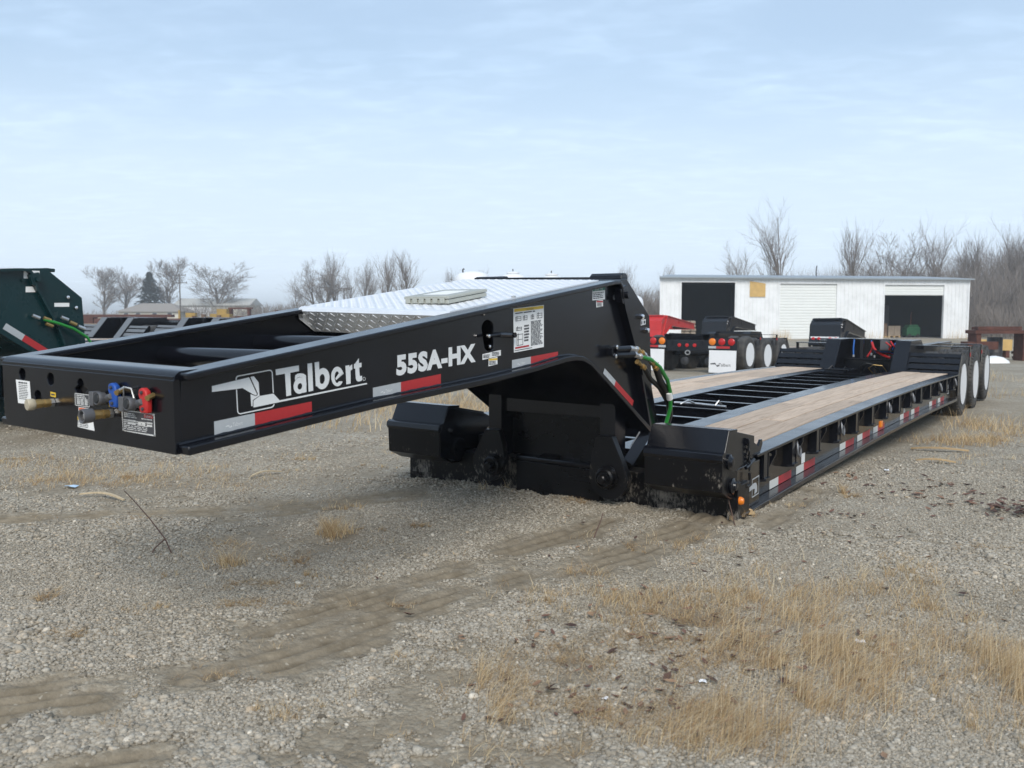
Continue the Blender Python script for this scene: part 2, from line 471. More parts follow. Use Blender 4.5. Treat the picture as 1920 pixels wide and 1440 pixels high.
def ground_z(X, Y):
    X = np.asarray(X, float); Y = np.asarray(Y, float)
    near = np.exp(-np.maximum(0, np.hypot(X, Y - 4) - 6) / 6)
    z = base_z(X, Y)
    z = z + (fbm(X * 0.9, Y * 0.9, 40, 3) - 0.5) * 0.05 * near
    u = (X - 0.2964) * 0.5604 + (Y - 6.0495) * 0.8282; v = (X - 0.2964) * 0.8282 - (Y - 6.0495) * 0.5604
    berm = np.exp(-((u + 0.03) / 0.07) ** 2) * smooth((1.42 - np.abs(v)) / 0.14) + 0.7 * np.exp(-((v - 1.34) / 0.07) ** 2) * smooth((u + 0.05) / 0.1) * smooth((2.5 - u) / 2)
    z = z + berm * 0.075 * np.maximum(0, fbm(X * 5, Y * 5, 63, 3) - 0.22)
    return z
def gz(x, y):
    return float(ground_z(np.array([x]), np.array([y]))[0])

# ------------------------------------------------------------------ ground
def np_mesh(name, V, F, m, attrs=None, smooth=False):
    """mesh from arrays; F is (n,3) or (n,4)"""
    V = np.asarray(V, np.float32); F = np.asarray(F, np.int32); k = F.shape[1]
    me = bpy.data.meshes.new(name)
    me.vertices.add(len(V)); me.vertices.foreach_set('co', V.ravel())
    me.loops.add(F.size); me.loops.foreach_set('vertex_index', F.ravel())
    me.polygons.add(len(F)); me.polygons.foreach_set('loop_start', np.arange(0, F.size, k, dtype=np.int32))
    me.polygons.foreach_set('loop_total', np.full(len(F), k, np.int32))
    if smooth: me.polygons.foreach_set('use_smooth', np.ones(len(F), bool))
    for an, av in (attrs or {}).items():
        a = me.attributes.new(an, 'FLOAT', 'POINT'); a.data.foreach_set('value', np.asarray(av, np.float32))
    me.materials.append(m); me.update(); me.validate()
    return me
def axis(lo, hi, c0, c1, step, grow=1.13):
    xs = list(np.arange(c0, c1 + 1e-6, step)); d = step
    a = c0; left = []
    while a > lo:
        d *= grow; a -= d; left.append(max(a, lo))
    d = step; b = c1; right = []
    while b < hi:
        d *= grow; b += d; right.append(min(b, hi))
    return np.array(left[::-1] + xs + right)

def ground_mat():
    m = bpy.data.materials.new('crushed gravel and dirt'); m.use_nodes = True
    t = m.node_tree; n = t.nodes; l = t.links; b = n['Principled BSDF']
    geo = n.new('ShaderNodeNewGeometry')
    def vor(scale, feat='F1'):
        v = n.new('ShaderNodeTexVoronoi'); v.feature = feat; v.inputs['Scale'].default_value = scale; l.new(geo.outputs['Position'], v.inputs['Vector']); return v
    def noi(scale, det=4, ro=0.6):
        v = n.new('ShaderNodeTexNoise'); v.inputs['Scale'].default_value = scale; v.inputs['Detail'].default_value = det; v.inputs['Roughness'].default_value = ro
        l.new(geo.outputs['Position'], v.inputs['Vector']); return v
    def ramp(f, st):
        r = n.new('ShaderNodeValToRGB'); l.new(f, r.inputs[0]); e = r.color_ramp.elements
        while len(e) < len(st): e.new(0.5)
        for q, (p, c) in zip(e, st): q.position = p; q.color = (*c, 1)
        return r
    def mix(f, a, c, bt='MIX'):
        x = n.new('ShaderNodeMixRGB'); x.blend_type = bt
        if isinstance(f, float): x.inputs[0].default_value = f
        else: l.new(f, x.inputs[0])
        for i, s in ((1, a), (2, c)):
            if isinstance(s, tuple): x.inputs[i].default_value = (*s, 1)
            else: l.new(s, x.inputs[i])
        return x.outputs[0]
    def at(nm):
        a = n.new('ShaderNodeAttribute'); a.attribute_name = nm; return a.outputs['Fac']
    v1 = vor(42); v2 = vor(95); v3 = vor(210)
    def sepr(v):
        s = n.new('ShaderNodeSeparateColor'); l.new(v.outputs['Color'], s.inputs[0]); return s
    stone = [(0.0, (0.150, 0.126, 0.093)), (0.35, (0.290, 0.254, 0.198)), (0.7, (0.417, 0.375, 0.303)), (1.0, (0.638, 0.584, 0.481))]
    c1 = ramp(sepr(v1).outputs[0], stone); c2 = ramp(sepr(v2).outputs[0], stone); c3 = ramp(sepr(v3).outputs[1], stone)
    fine = mix(0.5, c2.outputs[0], c3.outputs[0])
    col = mix(at('coarse'), fine, c1.outputs[0])
    # stone colour gets darker towards the cell borders
    edge_tone = ramp(v1.outputs['Distance'], [(0.0, (1, 1, 1)), (0.55, (1, 1, 1)), (0.9, (0.72, 0.69, 0.64))])
    col = mix(0.8, col, edge_tone.outputs[0], 'MULTIPLY')
    tone = ramp(noi(0.9, 5, 0.65).outputs['Fac'], [(0.30, (0.82, 0.79, 0.74)), (0.5, (1.0, 0.99, 0.97)), (0.72, (1.16, 1.17, 1.18))])
    col = mix(1.0, col, tone.outputs[0], 'MULTIPLY')
    warm = ramp(noi(2.3, 6, 0.7).outputs['Fac'], [(0.42, (0, 0, 0)), (0.72, (0.55, 0.55, 0.55))])
    col = mix(warm.outputs[0], col, (0.22, 0.18, 0.13))
    dirtc = ramp(noi(14, 6, 0.7).outputs['Fac'], [(0.3, (0.150, 0.121, 0.082)), (0.7, (0.275, 0.228, 0.162))])
    peb = ramp(sepr(v2).outputs[2], [(0.95, (0, 0, 0)), (0.99, (0.5, 0.5, 0.5))])
    dirt2 = mix(peb.outputs[0], dirtc.outputs[0], c2.outputs[0])
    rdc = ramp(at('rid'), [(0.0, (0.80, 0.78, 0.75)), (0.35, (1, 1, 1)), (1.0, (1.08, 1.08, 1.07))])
    dirt2 = mix(1.0, dirt2, rdc.outputs[0], 'MULTIPLY')     # tread relief shading put into the dirt colour: dark grooves, light ridges
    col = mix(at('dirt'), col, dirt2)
    # farther off the yard gives way to dead grass
    fld = ramp(noi(0.05, 6, 0.65).outputs['Fac'], [(0.35, (0.21, 0.16, 0.095)), (0.65, (0.33, 0.26, 0.16))])
    col = mix(at('field'), col, fld.outputs[0])
    l.new(col, b.inputs['Base Color']); b.inputs['Roughness'].default_value = 0.9
    b.inputs['Specular IOR Level'].default_value = 0.25
    h = n.new('ShaderNodeMath'); h.operation = 'MULTIPLY'; h.inputs[1].default_value = 0.5; l.new(v2.outputs['Distance'], h.inputs[0])
    h2 = n.new('ShaderNodeMath'); h2.operation = 'ADD'; l.new(v1.outputs['Distance'], h2.inputs[0]); l.new(h.outputs[0], h2.inputs[1])
    inv = n.new('ShaderNodeMath'); inv.operation = 'SUBTRACT'; inv.inputs[0].default_value = 1.0; l.new(at('dirt'), inv.inputs[1])
    st = n.new('ShaderNodeMath'); st.operation = 'MULTIPLY_ADD'; l.new(inv.outputs[0], st.inputs[0]); st.inputs[1].default_value = 0.7; st.inputs[2].default_value = 0.18
    bp = n.new('ShaderNodeBump'); bp.invert = True; bp.inputs['Distance'].default_value = 0.014
    l.new(st.outputs[0], bp.inputs['Strength']); l.new(h2.outputs[0], bp.inputs['Height'])
    nf = noi(160, 3); bp2 = n.new('ShaderNodeBump'); bp2.inputs['Strength'].default_value = 0.35; bp2.inputs['Distance'].default_value = 0.004
    l.new(nf.outputs['Fac'], bp2.inputs['Height']); l.new(bp.outputs[0], bp2.inputs['Normal']); l.new(bp2.outputs[0], b.inputs['Normal'])
    return m
def coarse_at(X, Y):
    c = smooth((fbm(X * 0.9 + 9, Y * 0.9, 77) - 0.47) / 0.2) * 0.55
    c = np.maximum(c, 0.85 * smooth((3.2 - Y) / 0.9) * smooth((0.3 - X) / 0.8) * smooth((fbm(X * 2.2, Y * 2.2, 29) - 0.3) / 0.25))
    c = np.maximum(c, np.exp(-((X + 1.9) / 0.5) ** 2 - ((Y - 3.3) / 0.35) ** 2))
    c = np.maximum(c, np.exp(-((X - 1.9 - 0.0) / 0.7) ** 2 - ((Y - (4.85 - 0.5 * (X - 1.9))) / 0.22) ** 2))
    return np.clip(c, 0, 1)
gx = axis(-2600, 2600, -3.3, 3.4, 0.0185); gy = axis(-40, 2800, 2.2, 6.2, 0.0185)
GX, GY = np.meshgrid(gx, gy)
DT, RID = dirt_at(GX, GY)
CO = coarse_at(GX, GY)
GZ = ground_z(GX, GY)
nearw = np.exp(-np.maximum(0, np.hypot(GX, GY - 4) - 3.5) / 1.5)
GZ = GZ + nearw * (RID * 0.009 - DT * 0.012 + (1 - DT) * (fbm(GX * 14, GY * 14, 55, 3) - 0.5) * 0.018 * (0.5 + CO))
FLD = smooth((np.hypot(GX, GY) - 66) / 20) * smooth((fbm(GX * 0.03, GY * 0.03, 91) - 0.15) / 0.2)
FLD = np.maximum(FLD, smooth((GX - 34) / 8) * smooth((GY - 44) / 8))
nyy, nxx = GX.shape
idx = np.arange(nyy * nxx).reshape(nyy, nxx)
F = np.stack([idx[:-1, :-1], idx[:-1, 1:], idx[1:, 1:], idx[1:, :-1]], -1).reshape(-1, 4)
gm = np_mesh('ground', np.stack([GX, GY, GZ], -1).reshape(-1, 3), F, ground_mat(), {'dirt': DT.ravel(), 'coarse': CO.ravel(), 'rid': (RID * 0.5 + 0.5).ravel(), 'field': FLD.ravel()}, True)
ground = bpy.data.objects.new('ground', gm); COL.objects.link(ground); ground['kind'] = 'structure'

# loose stones lying on it
def stone_mat():
    m = bpy.data.materials.new('limestone gravel'); m.use_nodes = True
    t = m.node_tree; n = t.nodes; l = t.links; b = n['Principled BSDF']
    a = n.new('ShaderNodeAttribute'); a.attribute_name = 'tone'
    r = n.new('ShaderNodeValToRGB'); l.new(a.outputs['Fac'], r.inputs[0]); e = r.color_ramp.elements
    e[0].position = 0; e[0].color = (0.118, 0.100, 0.075, 1); e[1].position = 1; e[1].color = (0.644, 0.581, 0.478, 1)
    x = e.new(0.5); x.color = (0.322, 0.284, 0.225, 1); x = e.new(0.9); x.color = (0.430, 0.347, 0.248, 1); x = e.new(0.75); x.color = (0.430, 0.393, 0.326, 1)
    geo = n.new('ShaderNodeNewGeometry'); q = n.new('ShaderNodeTexNoise'); q.inputs['Scale'].default_value = 130; l.new(geo.outputs['Position'], q.inputs['Vector'])
    mr = n.new('ShaderNodeMapRange'); l.new(q.outputs['Fac'], mr.inputs[0]); mr.inputs[1].default_value = .3; mr.inputs[2].default_value = .7; mr.inputs[3].default_value = .78; mr.inputs[4].default_value = 1.15
    mx = n.new('ShaderNodeMixRGB'); mx.blend_type = 'MULTIPLY'; mx.inputs[0].default_value = 1; l.new(r.outputs[0], mx.inputs[1]); l.new(mr.outputs[0], mx.inputs[2])
    l.new(mx.outputs[0], b.inputs['Base Color']); b.inputs['Roughness'].default_value = 0.85; b.inputs['Specular IOR Level'].default_value = 0.3
    return m
ph = (1 + 5 ** .5) / 2
ICO = np.array([(-1, ph, 0), (1, ph, 0), (-1, -ph, 0), (1, -ph, 0), (0, -1, ph), (0, 1, ph), (0, -1, -ph), (0, 1, -ph), (ph, 0, -1), (ph, 0, 1), (-ph, 0, -1), (-ph, 0, 1)]) / 1.902
ICF = np.array([(0, 11, 5), (0, 5, 1), (0, 1, 7), (0, 7, 10), (0, 10, 11), (1, 5, 9), (5, 11, 4), (11, 10, 2), (10, 7, 6), (7, 1, 8), (3, 9, 4), (3, 4, 2), (3, 2, 6), (3, 6, 8), (3, 8, 9), (4, 9, 5), (2, 4, 11), (6, 2, 10), (8, 6, 7), (9, 8, 1)])
N = 380000
yy = 2.15 / (1 - rng.random(N) * (1 - 2.15 / 11.0)); xx = (rng.random(N) * 2 - 1) * 0.64 * yy
dd, _ = dirt_at(xx, yy); cc = coarse_at(xx, yy)
keep = (rng.random(N) > 0.55 * smooth((fbm(xx * 1.9, yy * 1.9, 101) - 0.48) / 0.14)) & (rng.random(N) > smooth(dd * 1.75)) & (rng.random(N) > smooth((yy - 6.0) / 5.0))
xx, yy, cc = xx[keep], yy[keep], cc[keep]
# none inside the trailer's front beam
uu = (xx - 0.2964) * math.sin(0.5949) + (yy - 6.0495) * math.cos(0.5949)
vv = (xx - 0.2964) * math.cos(0.5949) - (yy - 6.0495) * math.sin(0.5949)
keep = ~((uu > 0) & (np.abs(vv) < 1.28))
xx, yy, cc = xx[keep], yy[keep], cc[keep]
N = len(xx)
sz = 0.0019 + 0.0034 * rng.random(N) ** 2.4 + cc * (0.0015 + 0.010 * rng.random(N) ** 2.6) + 0.0007 * (yy - 2) + (rng.random(N) > 0.975) * (0.003 + 0.007 * rng.random(N) ** 2)
zz = ground_z(xx, yy)
d2, r2 = dirt_at(xx, yy); nw = np.exp(-np.maximum(0, np.hypot(xx, yy - 4) - 3.5) / 1.5)
zz = zz + nw * (r2 * 0.009 - d2 * 0.012 + (1 - d2) * (fbm(xx * 14, yy * 14, 55, 3) - 0.5) * 0.018 * (0.5 + coarse_at(xx, yy)))
shp = 1 + (rng.random((N, 12, 1)) - 0.5) * 0.5
loc = ICO[None] * shp * np.stack([0.75 + 0.55 * rng.random(N), 0.75 + 0.55 * rng.random(N), 0.5 + 0.3 * rng.random(N)], -1)[:, None, :]
an = rng.random(N) * 6.283; ca, sa = np.cos(an)[:, None], np.sin(an)[:, None]
lx = loc[..., 0] * ca - loc[..., 1] * sa; ly = loc[..., 0] * sa + loc[..., 1] * ca
tl_ = (rng.random((N, 2)) - .5) * 0.8
lz = loc[..., 2] + lx * tl_[:, :1] * .6 + ly * tl_[:, 1:] * .6
V = np.stack([xx[:, None] + lx * sz[:, None], yy[:, None] + ly * sz[:, None], (zz + sz * 0.22)[:, None] + lz * sz[:, None]], -1).reshape(-1, 3)
Fs = (ICF[None] + (np.arange(N) * 12)[:, None, None]).reshape(-1, 3)
tone = np.repeat(np.clip(rng.normal(0.57, 0.165, N) - 0.3 * d2, 0, 1), 12)
go = bpy.data.objects.new('gravel', np_mesh('gravel', V, Fs, stone_mat(), {'tone': tone})); COL.objects.link(go)
tag(go, 'loose pale crushed stone scattered over the yard', 'gravel', kind='stuff')

# ------------------------------------------------------------------ dead grass
def grass_mat():
    m = bpy.data.materials.new('dead straw grass'); m.use_nodes = True
    t = m.node_tree; n = t.nodes; l = t.links; b = n['Principled BSDF']
    a = n.new('ShaderNodeAttribute'); a.attribute_name = 'tone'
    r = n.new('ShaderNodeValToRGB'); l.new(a.outputs['Fac'], r.inputs[0]); e = r.color_ramp.elements
    e[0].position = 0; e[0].color = (0.20, 0.118, 0.058, 1); e[1].position = 1; e[1].color = (0.74, 0.62, 0.41, 1)
    x = e.new(0.45); x.color = (0.46, 0.305, 0.15, 1); x = e.new(0.75); x.color = (0.62, 0.465, 0.26, 1)
    l.new(r.outputs[0], b.inputs['Base Color']); b.inputs['Roughness'].default_value = 0.6
    b.inputs['Subsurface Weight'].default_value = 0.0
    tr = n.new('ShaderNodeBsdfTranslucent'); l.new(r.outputs[0], tr.inputs[0])
    ms = n.new('ShaderNodeMixShader'); ms.inputs[0].default_value = 0.25; l.new(b.outputs[0], ms.inputs[1]); l.new(tr.outputs[0], ms.inputs[2])
    l.new(ms.outputs[0], n['Material Output'].inputs[0])
    return m
GM = grass_mat()
def blades(bx, by, h, lean, lspread, w, tone, bz=None):
    """curved tapering blades as arrays -> verts, quads"""
    n = len(bx); k = 4
    if bz is None: bz = ground_z(bx, by) - 0.012
    az = rng.random(n) * 6.283
    ldx = np.cos(az) * lspread + lean[0]; ldy = np.sin(az) * lspread + lean[1]
    wd = rng.random(n) * 3.1416; wx, wy = np.cos(wd) * w, np.sin(wd) * w
    kink = np.where(rng.random(n) < 0.3, rng.normal(0, 0.35, n), 0.0)      # some blades are snapped over
    rows = []
    for i in range(k):
        t = i / (k - 1); c = t ** 1.7
        px = bx + ldx * h * c; py = by + ldy * h * c
        px = px + kink * h * max(0, t - .5); py = py + kink * h * max(0, t - .5) * .6
        pz = bz + h * (t - 0.42 * np.minimum(1.3, np.hypot(ldx, ldy)) * c - np.abs(kink) * 1.1 * max(0, t - .5)) + 0.012
        ww = (1 - t) * 0.9 + 0.12
        rows.append(np.stack([np.stack([px - wx * ww, py - wy * ww, pz], -1), np.stack([px + wx * ww, py + wy * ww, pz], -1)], 1))
    V = np.stack(rows, 1).reshape(n, k * 2, 3)
    q = np.array([(2 * i, 2 * i + 1, 2 * i + 3, 2 * i + 2) for i in range(k - 1)])
    F = (q[None] + (np.arange(n) * k * 2)[:, None, None]).reshape(-1, 4)
    return V.reshape(-1, 3), F, np.repeat(tone, k * 2)
def grass_patch(kind, X, Y, rx, ry, n, h):
    D = Y
    n = int(n)
    h = h * (0.64 if kind == 'tall' else 0.75); n = int(n * {'tall': 1.5, 'mat': 1.9, 'mid': 1.5}.get(kind, 1.0))
    a = rng.normal(0, 0.5, n); b_ = rng.normal(0, 0.5, n)
    # blades grow in small bunches
    nb = max(3, n // 14); ci = rng.integers(0, nb, n)
    cx = rng.normal(0, 0.72, nb); cy = rng.normal(0, 0.62, nb)
    sp = 0.10 if kind != 'thin' else 0.05
    if kind == 'tuft': cx *= 0.5; cy *= 0.5
    bx = X + rx * (cx[ci] + a * sp * 2); by = Y + ry * (cy[ci] + b_ * sp * 2)
    gate = (fbm(bx * 7, by * 7, 205, 3) > (0.45 if kind in ('tall', 'mid') else 0.40)) | (rng.random(n) < 0.12) | (kind == 'tuft')
    bx, by, ci = bx[gate], by[gate], ci[gate]; n = len(bx)
    hh = h * (0.25 + 0.8 * rng.random(n)); w = np.full(n, 0.0005 + 0.0002 * max(0, D - 2)) * (0.7 + 0.7 * rng.random(n))
    tone = np.clip(rng.normal(0.60, 0.27, n) + (rng.random(nb)[ci] - .5) * .3, 0, 1)
    lean, spd = {'tall': ((0.72, 0.30), 0.62), 'mid': ((0.25, 0.10), 0.65), 'mat': ((0.1, 0.0), 1.5), 'tuft': ((0.05, 0.05), 0.55), 'thin': ((0.2, 0.1), 0.7)}[kind]
    if kind == 'mat': tone = np.clip(tone - 0.16, 0, 1); hh *= 1.3
    return blades(bx, by, hh, lean, spd, w, tone)
GRASS = [('tall',1.14,3.29,0.25,0.46,2600,0.24),('tall',0.93,2.90,0.19,0.24,1700,0.24),('tall',0.77,2.72,0.18,0.18,1200,0.22),('mid',1.49,3.93,0.33,0.30,900,0.18),('tall',0.58,2.55,0.23,0.15,900,0.20),('mid',0.38,3.79,0.22,0.24,520,0.13),('mid',0.69,3.79,0.20,0.24,520,0.14),('mat',0.39,3.18,0.38,0.29,1500,0.06),('mat',0.69,3.52,0.25,0.24,900,0.06),('mat',0.31,2.70,0.21,0.14,900,0.06),('tall',1.67,2.97,0.12,0.29,1300,0.26),('mid',1.40,2.61,0.09,0.13,350,0.18),('mid',1.87,3.65,0.13,0.13,260,0.09),('mid',1.85,4.22,0.15,0.21,260,0.12),('mid',0.95,4.66,0.17,0.21,200,0.10),('mid',0.12,3.86,0.07,0.09,90,0.10),('mat',0.12,2.53,0.12,0.08,300,0.06),('mid',1.06,3.90,0.21,0.22,420,0.13),('tuft',-1.01,5.01,0.12,0.17,520,0.20),('tuft',-1.40,4.38,0.10,0.13,330,0.14),('mat',-1.10,3.75,0.13,0.05,260,0.05),('mat',-1.13,4.05,0.17,0.09,300,0.05),('mid',-2.96,6.98,1.03,0.60,900,0.12),('mid',-2.55,6.98,0.45,0.37,500,0.13),('tall',-0.06,2.82,0.06,0.27,420,0.20),('mid',-0.71,2.70,0.06,0.03,110,0.10),('mat',-0.97,2.97,0.11,0.06,160,0.05),('mid',-0.40,3.18,0.03,0.03,50,0.06),('mat',-1.71,3.37,0.10,0.05,120,0.05),('mid',-1.63,4.16,0.03,0.05,50,0.07),('mid',-0.08,6.39,0.15,0.14,110,0.14),('mid',5.18,9.89,0.35,0.47,700,0.25),('mid',6.11,11.29,0.33,0.73,700,0.30),('mid',4.67,9.79,0.35,0.46,300,0.20),('tuft',2.31,6.14,0.04,0.14,70,0.20),('mid',1.42,5.38,0.08,0.08,50,0.10),('mid',-0.85,11.94,0.57,1.09,900,0.25),('mid',-3.95,7.35,0.26,0.36,260,0.12),('mid',-3.30,6.64,0.35,0.29,320,0.12),('mid',1.88,5.79,0.14,0.16,90,0.06),('mid',4.14,8.07,0.38,0.37,200,0.12),('thin',1.08,3.65,0.91,1.14,1500,0.10),('thin',1.66,3.46,0.33,0.91,500,0.12),('thin',-1.39,5.01,1.24,1.43,500,0.06),('thin',0.08,3.08,0.36,0.68,350,0.08),('thin',-1.84,8.57,1.01,1.05,300,0.10)]
rr_ = random.Random(31)
for k in range(46):      # small scattered tufts over the whole yard
    y_ = rr_.uniform(2.5, 8.5); x_ = rr_.uniform(-.6, .6) * y_
    GRASS.append((rr_.choice(['mid', 'mat', 'mat']), x_, y_, rr_.uniform(.03, .12), rr_.uniform(.03, .10), rr_.randint(30, 110), rr_.uniform(.04, .10)))
for g_ in [('mat', -2.6, 6.6, .8, .35, 900, .07), ('mat', -1.2, 4.6, .6, .35, 500, .05), ('mat', 0.9, 3.2, .45, .4, 1500, .06), ('mat', 1.6, 3.1, .25, .35, 700, .06), ('thin', -1.0, 3.2, .8, .5, 260, .08), ('mid', 0.15, 2.75, .12, .14, 240, .12)]: GRASS.append(g_)
parts = []; tufts = []
for g in GRASS:
    r_ = grass_patch(*g)
    (tufts if g[0] == 'tuft' else parts).append(r_)
def join(ps):
    V = []; F = []; T = []; o = 0
    for v, f, t in ps:
        V.append(v); F.append(f + o); T.append(t); o += len(v)
    return np.concatenate(V), np.concatenate(F), np.concatenate(T)
# thin dry grass along the far yard and verges
n = 9000
fx = rng.uniform(4.5, 16, n); fy = rng.uniform(9.5, 24, n); k_ = (fx > 0.4 * fy + 0.9) & (fbm(fx * .5, fy * .5, 12) > 0.47) & (fx < 0.62 * fy)
parts.append(blades(fx[k_], fy[k_], 0.10 + 0.18 * rng.random(k_.sum()), (0.15, 0), 0.5, np.full(k_.sum(), 0.004), np.clip(rng.normal(.66, .15, k_.sum()), 0, 1)))
n = 16000
fx = rng.uniform(-9, 3, n); fy = rng.uniform(9.5, 26, n); k_ = (fbm(fx * .4 + 3, fy * .4, 33) > 0.46)
parts.append(blades(fx[k_], fy[k_], 0.10 + 0.22 * rng.random(k_.sum()), (0.15, 0), 0.5, np.full(k_.sum(), 0.004), np.clip(rng.normal(.7, .15, k_.sum()), 0, 1)))
V, F, T = join(parts)
o = bpy.data.objects.new('dry_grass', np_mesh('dry_grass', V, F, GM, {'tone': T})); COL.objects.link(o)
tag(o, 'straw coloured dead grass growing in patches through the gravel', 'grass', kind='stuff')
TL = ['bushy dead grass tuft standing alone in the shadow of the gooseneck', 'low dead grass tuft nearer the camera beside the gooseneck shadow', 'thin dry weed standing against the bottom rail of the trailer']
for r_, lb_ in zip(tufts, TL):
    V, F, T = r_
    c0 = V.reshape(-1, 8, 3)[:, 0].mean(0)
    o = bpy.data.objects.new('grass_tuft', np_mesh('grass_tuft', V - c0, F, GM, {'tone': T})); COL.objects.link(o); o.location = c0
    tag(o, lb_, 'grass tuft', 'tufts of dead grass')

# ------------------------------------------------------------------ fallen leaves and litter
def leaf_mat():
    m = bpy.data.materials.new('dead leaf'); m.use_nodes = True
    t = m.node_tree; n = t.nodes; l = t.links; b = n['Principled BSDF']
    a = n.new('ShaderNodeAttribute'); a.attribute_name = 'tone'
    r = n.new('ShaderNodeValToRGB'); l.new(a.outputs['Fac'], r.inputs[0]); e = r.color_ramp.elements
    e[0].position = 0; e[0].color = (0.045, 0.025, 0.018, 1); e[1].position = 1; e[1].color = (0.30, 0.19, 0.11, 1); x = e.new(.55); x.color = (0.15, 0.075, 0.05, 1)
    l.new(r.outputs[0], b.inputs['Base Color']); b.inputs['Roughness'].default_value = 0.65
    return m
LM = leaf_mat()
def leaf_arrays(lst):
    Vs = []; Fs = []; Ts = []; o = 0
    r = random.Random(11)
    for X, Y, sx, sy, n, s0, up in lst:
        for _ in range(n):
            x = r.gauss(X, sx); y = r.gauss(Y, sy); s = s0 * r.uniform(0.6, 1.3); a = r.uniform(0, 6.283)
            z = gz(x, y) + 0.008 + r.uniform(0, up); t1 = r.uniform(-.6, .6); t2 = r.uniform(-.6, .6)
            ring = []
            for k, (p, q) in enumerate([(-1, 0), (-.5, -.42), (.15, -.5), (.65, -.25), (1, 0), (.6, .3), (.1, .48), (-.55, .4)]):
                q2 = q * r.uniform(.7, 1.15); cu = 0.5 * abs(q2) + 0.25 * p * p
                u_ = p * s; v_ = q2 * s * .9
                ring.append((x + u_ * math.cos(a) - v_ * math.sin(a), y + u_ * math.sin(a) + v_ * math.cos(a), z + s * cu * .7 + t1 * u_ * .5 + t2 * v_ * .5))
            c = (x, y, z - 0.002)
            Vs += [c] + ring; Fs += [(o, o + 1 + k, o + 1 + (k + 1) % 8) for k in range(8)]
            Ts += [r.random()] * 9; o += 9
    return Vs, Fs, Ts
Vs, Fs, Ts = leaf_arrays([(0.6, 3.4, .3, .22, 45, .022, .01), (0.33, 2.78, .2, .12, 45, .02, .01), (0.75, 3.08, .2, .15, 30, .022, .01), (2.7, 6.64, .35, .5, 45, .03, .0), (3.05, 6.05, .3, .4, 35, .03, 0), (2.04, 5.48, .12, .1, 14, .022, 0), (0.2, 3.4, .5, .4, 20, .018, 0), (1.3, 3.6, .5, .5, 30, .02, 0), (0.9, 4.6, .5, .5, 14, .02, 0), (2.0, 5.0, .6, .5, 14, .02, 0)])
o = bpy.data.objects.new('fallen_leaves', np_mesh('fallen_leaves', Vs, Fs, LM, {'tone': Ts})); COL.objects.link(o)
tag(o, 'brown dead leaves lying scattered in the grass and gravel', 'leaves', kind='stuff')
Vs, Fs, Ts = leaf_arrays([(3.18, 5.52, .11, .09, 80, .03, .05)])
o = bpy.data.objects.new('leaf_pile', np_mesh('leaf_pile', np.array(Vs) - np.array([3.18, 5.52, 0]), Fs, LM, {'tone': np.array(Ts) * .6})); COL.objects.link(o); o.location = (3.18, 5.52, 0)
tag(o, 'heap of dark brown dead leaves on the gravel at the right edge', 'leaf heap', kind='stuff')
M['wood'] = mat('weathered wood strip', (0.42, 0.29, 0.15), 0.75, var=0.25, vscale=14)
M['bark'] = mat('pale bark', (0.50, 0.40, 0.26), 0.8, var=0.25, vscale=30)
M['twig'] = mat('brown twig', (0.10, 0.06, 0.045), 0.8, var=0.3, vscale=30)
M['scrap'] = mat('white scrap paper', (0.80, 0.81, 0.83), 0.6)
M['scrapblue'] = mat('pale blue scrap', (0.45, 0.60, 0.75), 0.6)
def litter(name, mb, m, label, cat, grp=None, **k):
    c = Vector(mb.v[0]); mb.v = [(x - c.x, y - c.y, z - c.z) for x, y, z in mb.v]
    return tag(obj(name, mb, m, None, loc=c, **k), label, cat, grp)
def ribbon(p, w, h, arch):
    a = Vector((*p[0], 0)); b_ = Vector((*p[1], 0)); d_ = (b_ - a); nrm = Vector((-d_.y, d_.x, 0)).normalized()
    mb = MB(); vs = []
    for i in range(9):
        t = i / 8; q = a + d_ * t + nrm * arch * math.sin(math.pi * t); z = gz(q.x, q.y) + 0.012 + 0.02 * math.sin(math.pi * t)
        ww = w * (0.5 + 0.5 * math.sin(math.pi * (0.15 + 0.7 * t)))
        vs += [(q.x - nrm.x * ww, q.y - nrm.y * ww, z), (q.x + nrm.x * ww, q.y + nrm.y * ww, z), (q.x + nrm.x * ww, q.y + nrm.y * ww, z + h), (q.x - nrm.x * ww, q.y - nrm.y * ww, z + h)]
    fs = [(0, 1, 2, 3), (35, 34, 33, 32)]
    for i in range(8):
        for k in range(4): fs.append((4 * i + k, 4 * i + 4 + k, 4 * i + 4 + (k + 1) % 4, 4 * i + (k + 1) % 4))
    return mb.add(vs, fs)
litter('wood_strip', ribbon([(4.02, 9.0), (4.45, 8.70)], .030, .012, -.05), M['wood'], 'longer curved wooden strip on the gravel, nearer the trailer wheels', 'wood strip', 'wood strips on the gravel')
litter('wood_strip', ribbon([(3.58, 7.9), (3.86, 7.76)], .024, .010, -.03), M['wood'], 'shorter curved wooden strip on the gravel, farther from the wheels', 'wood strip', 'wood strips on the gravel')
litter('bark_piece', ribbon([(-2.92, 6.02), (-2.55, 5.84)], .011, .010, .02), M['bark'], 'thin pale bark strip lying on the dirt at the left under the gooseneck', 'bark', 'bark pieces')
litter('bark_piece', ribbon([(-1.96, 6.7), (-1.80, 6.95)], .010, .008, .02), M['bark'], 'thin pale bark sliver lying in the grass behind the gooseneck', 'bark', 'bark pieces')
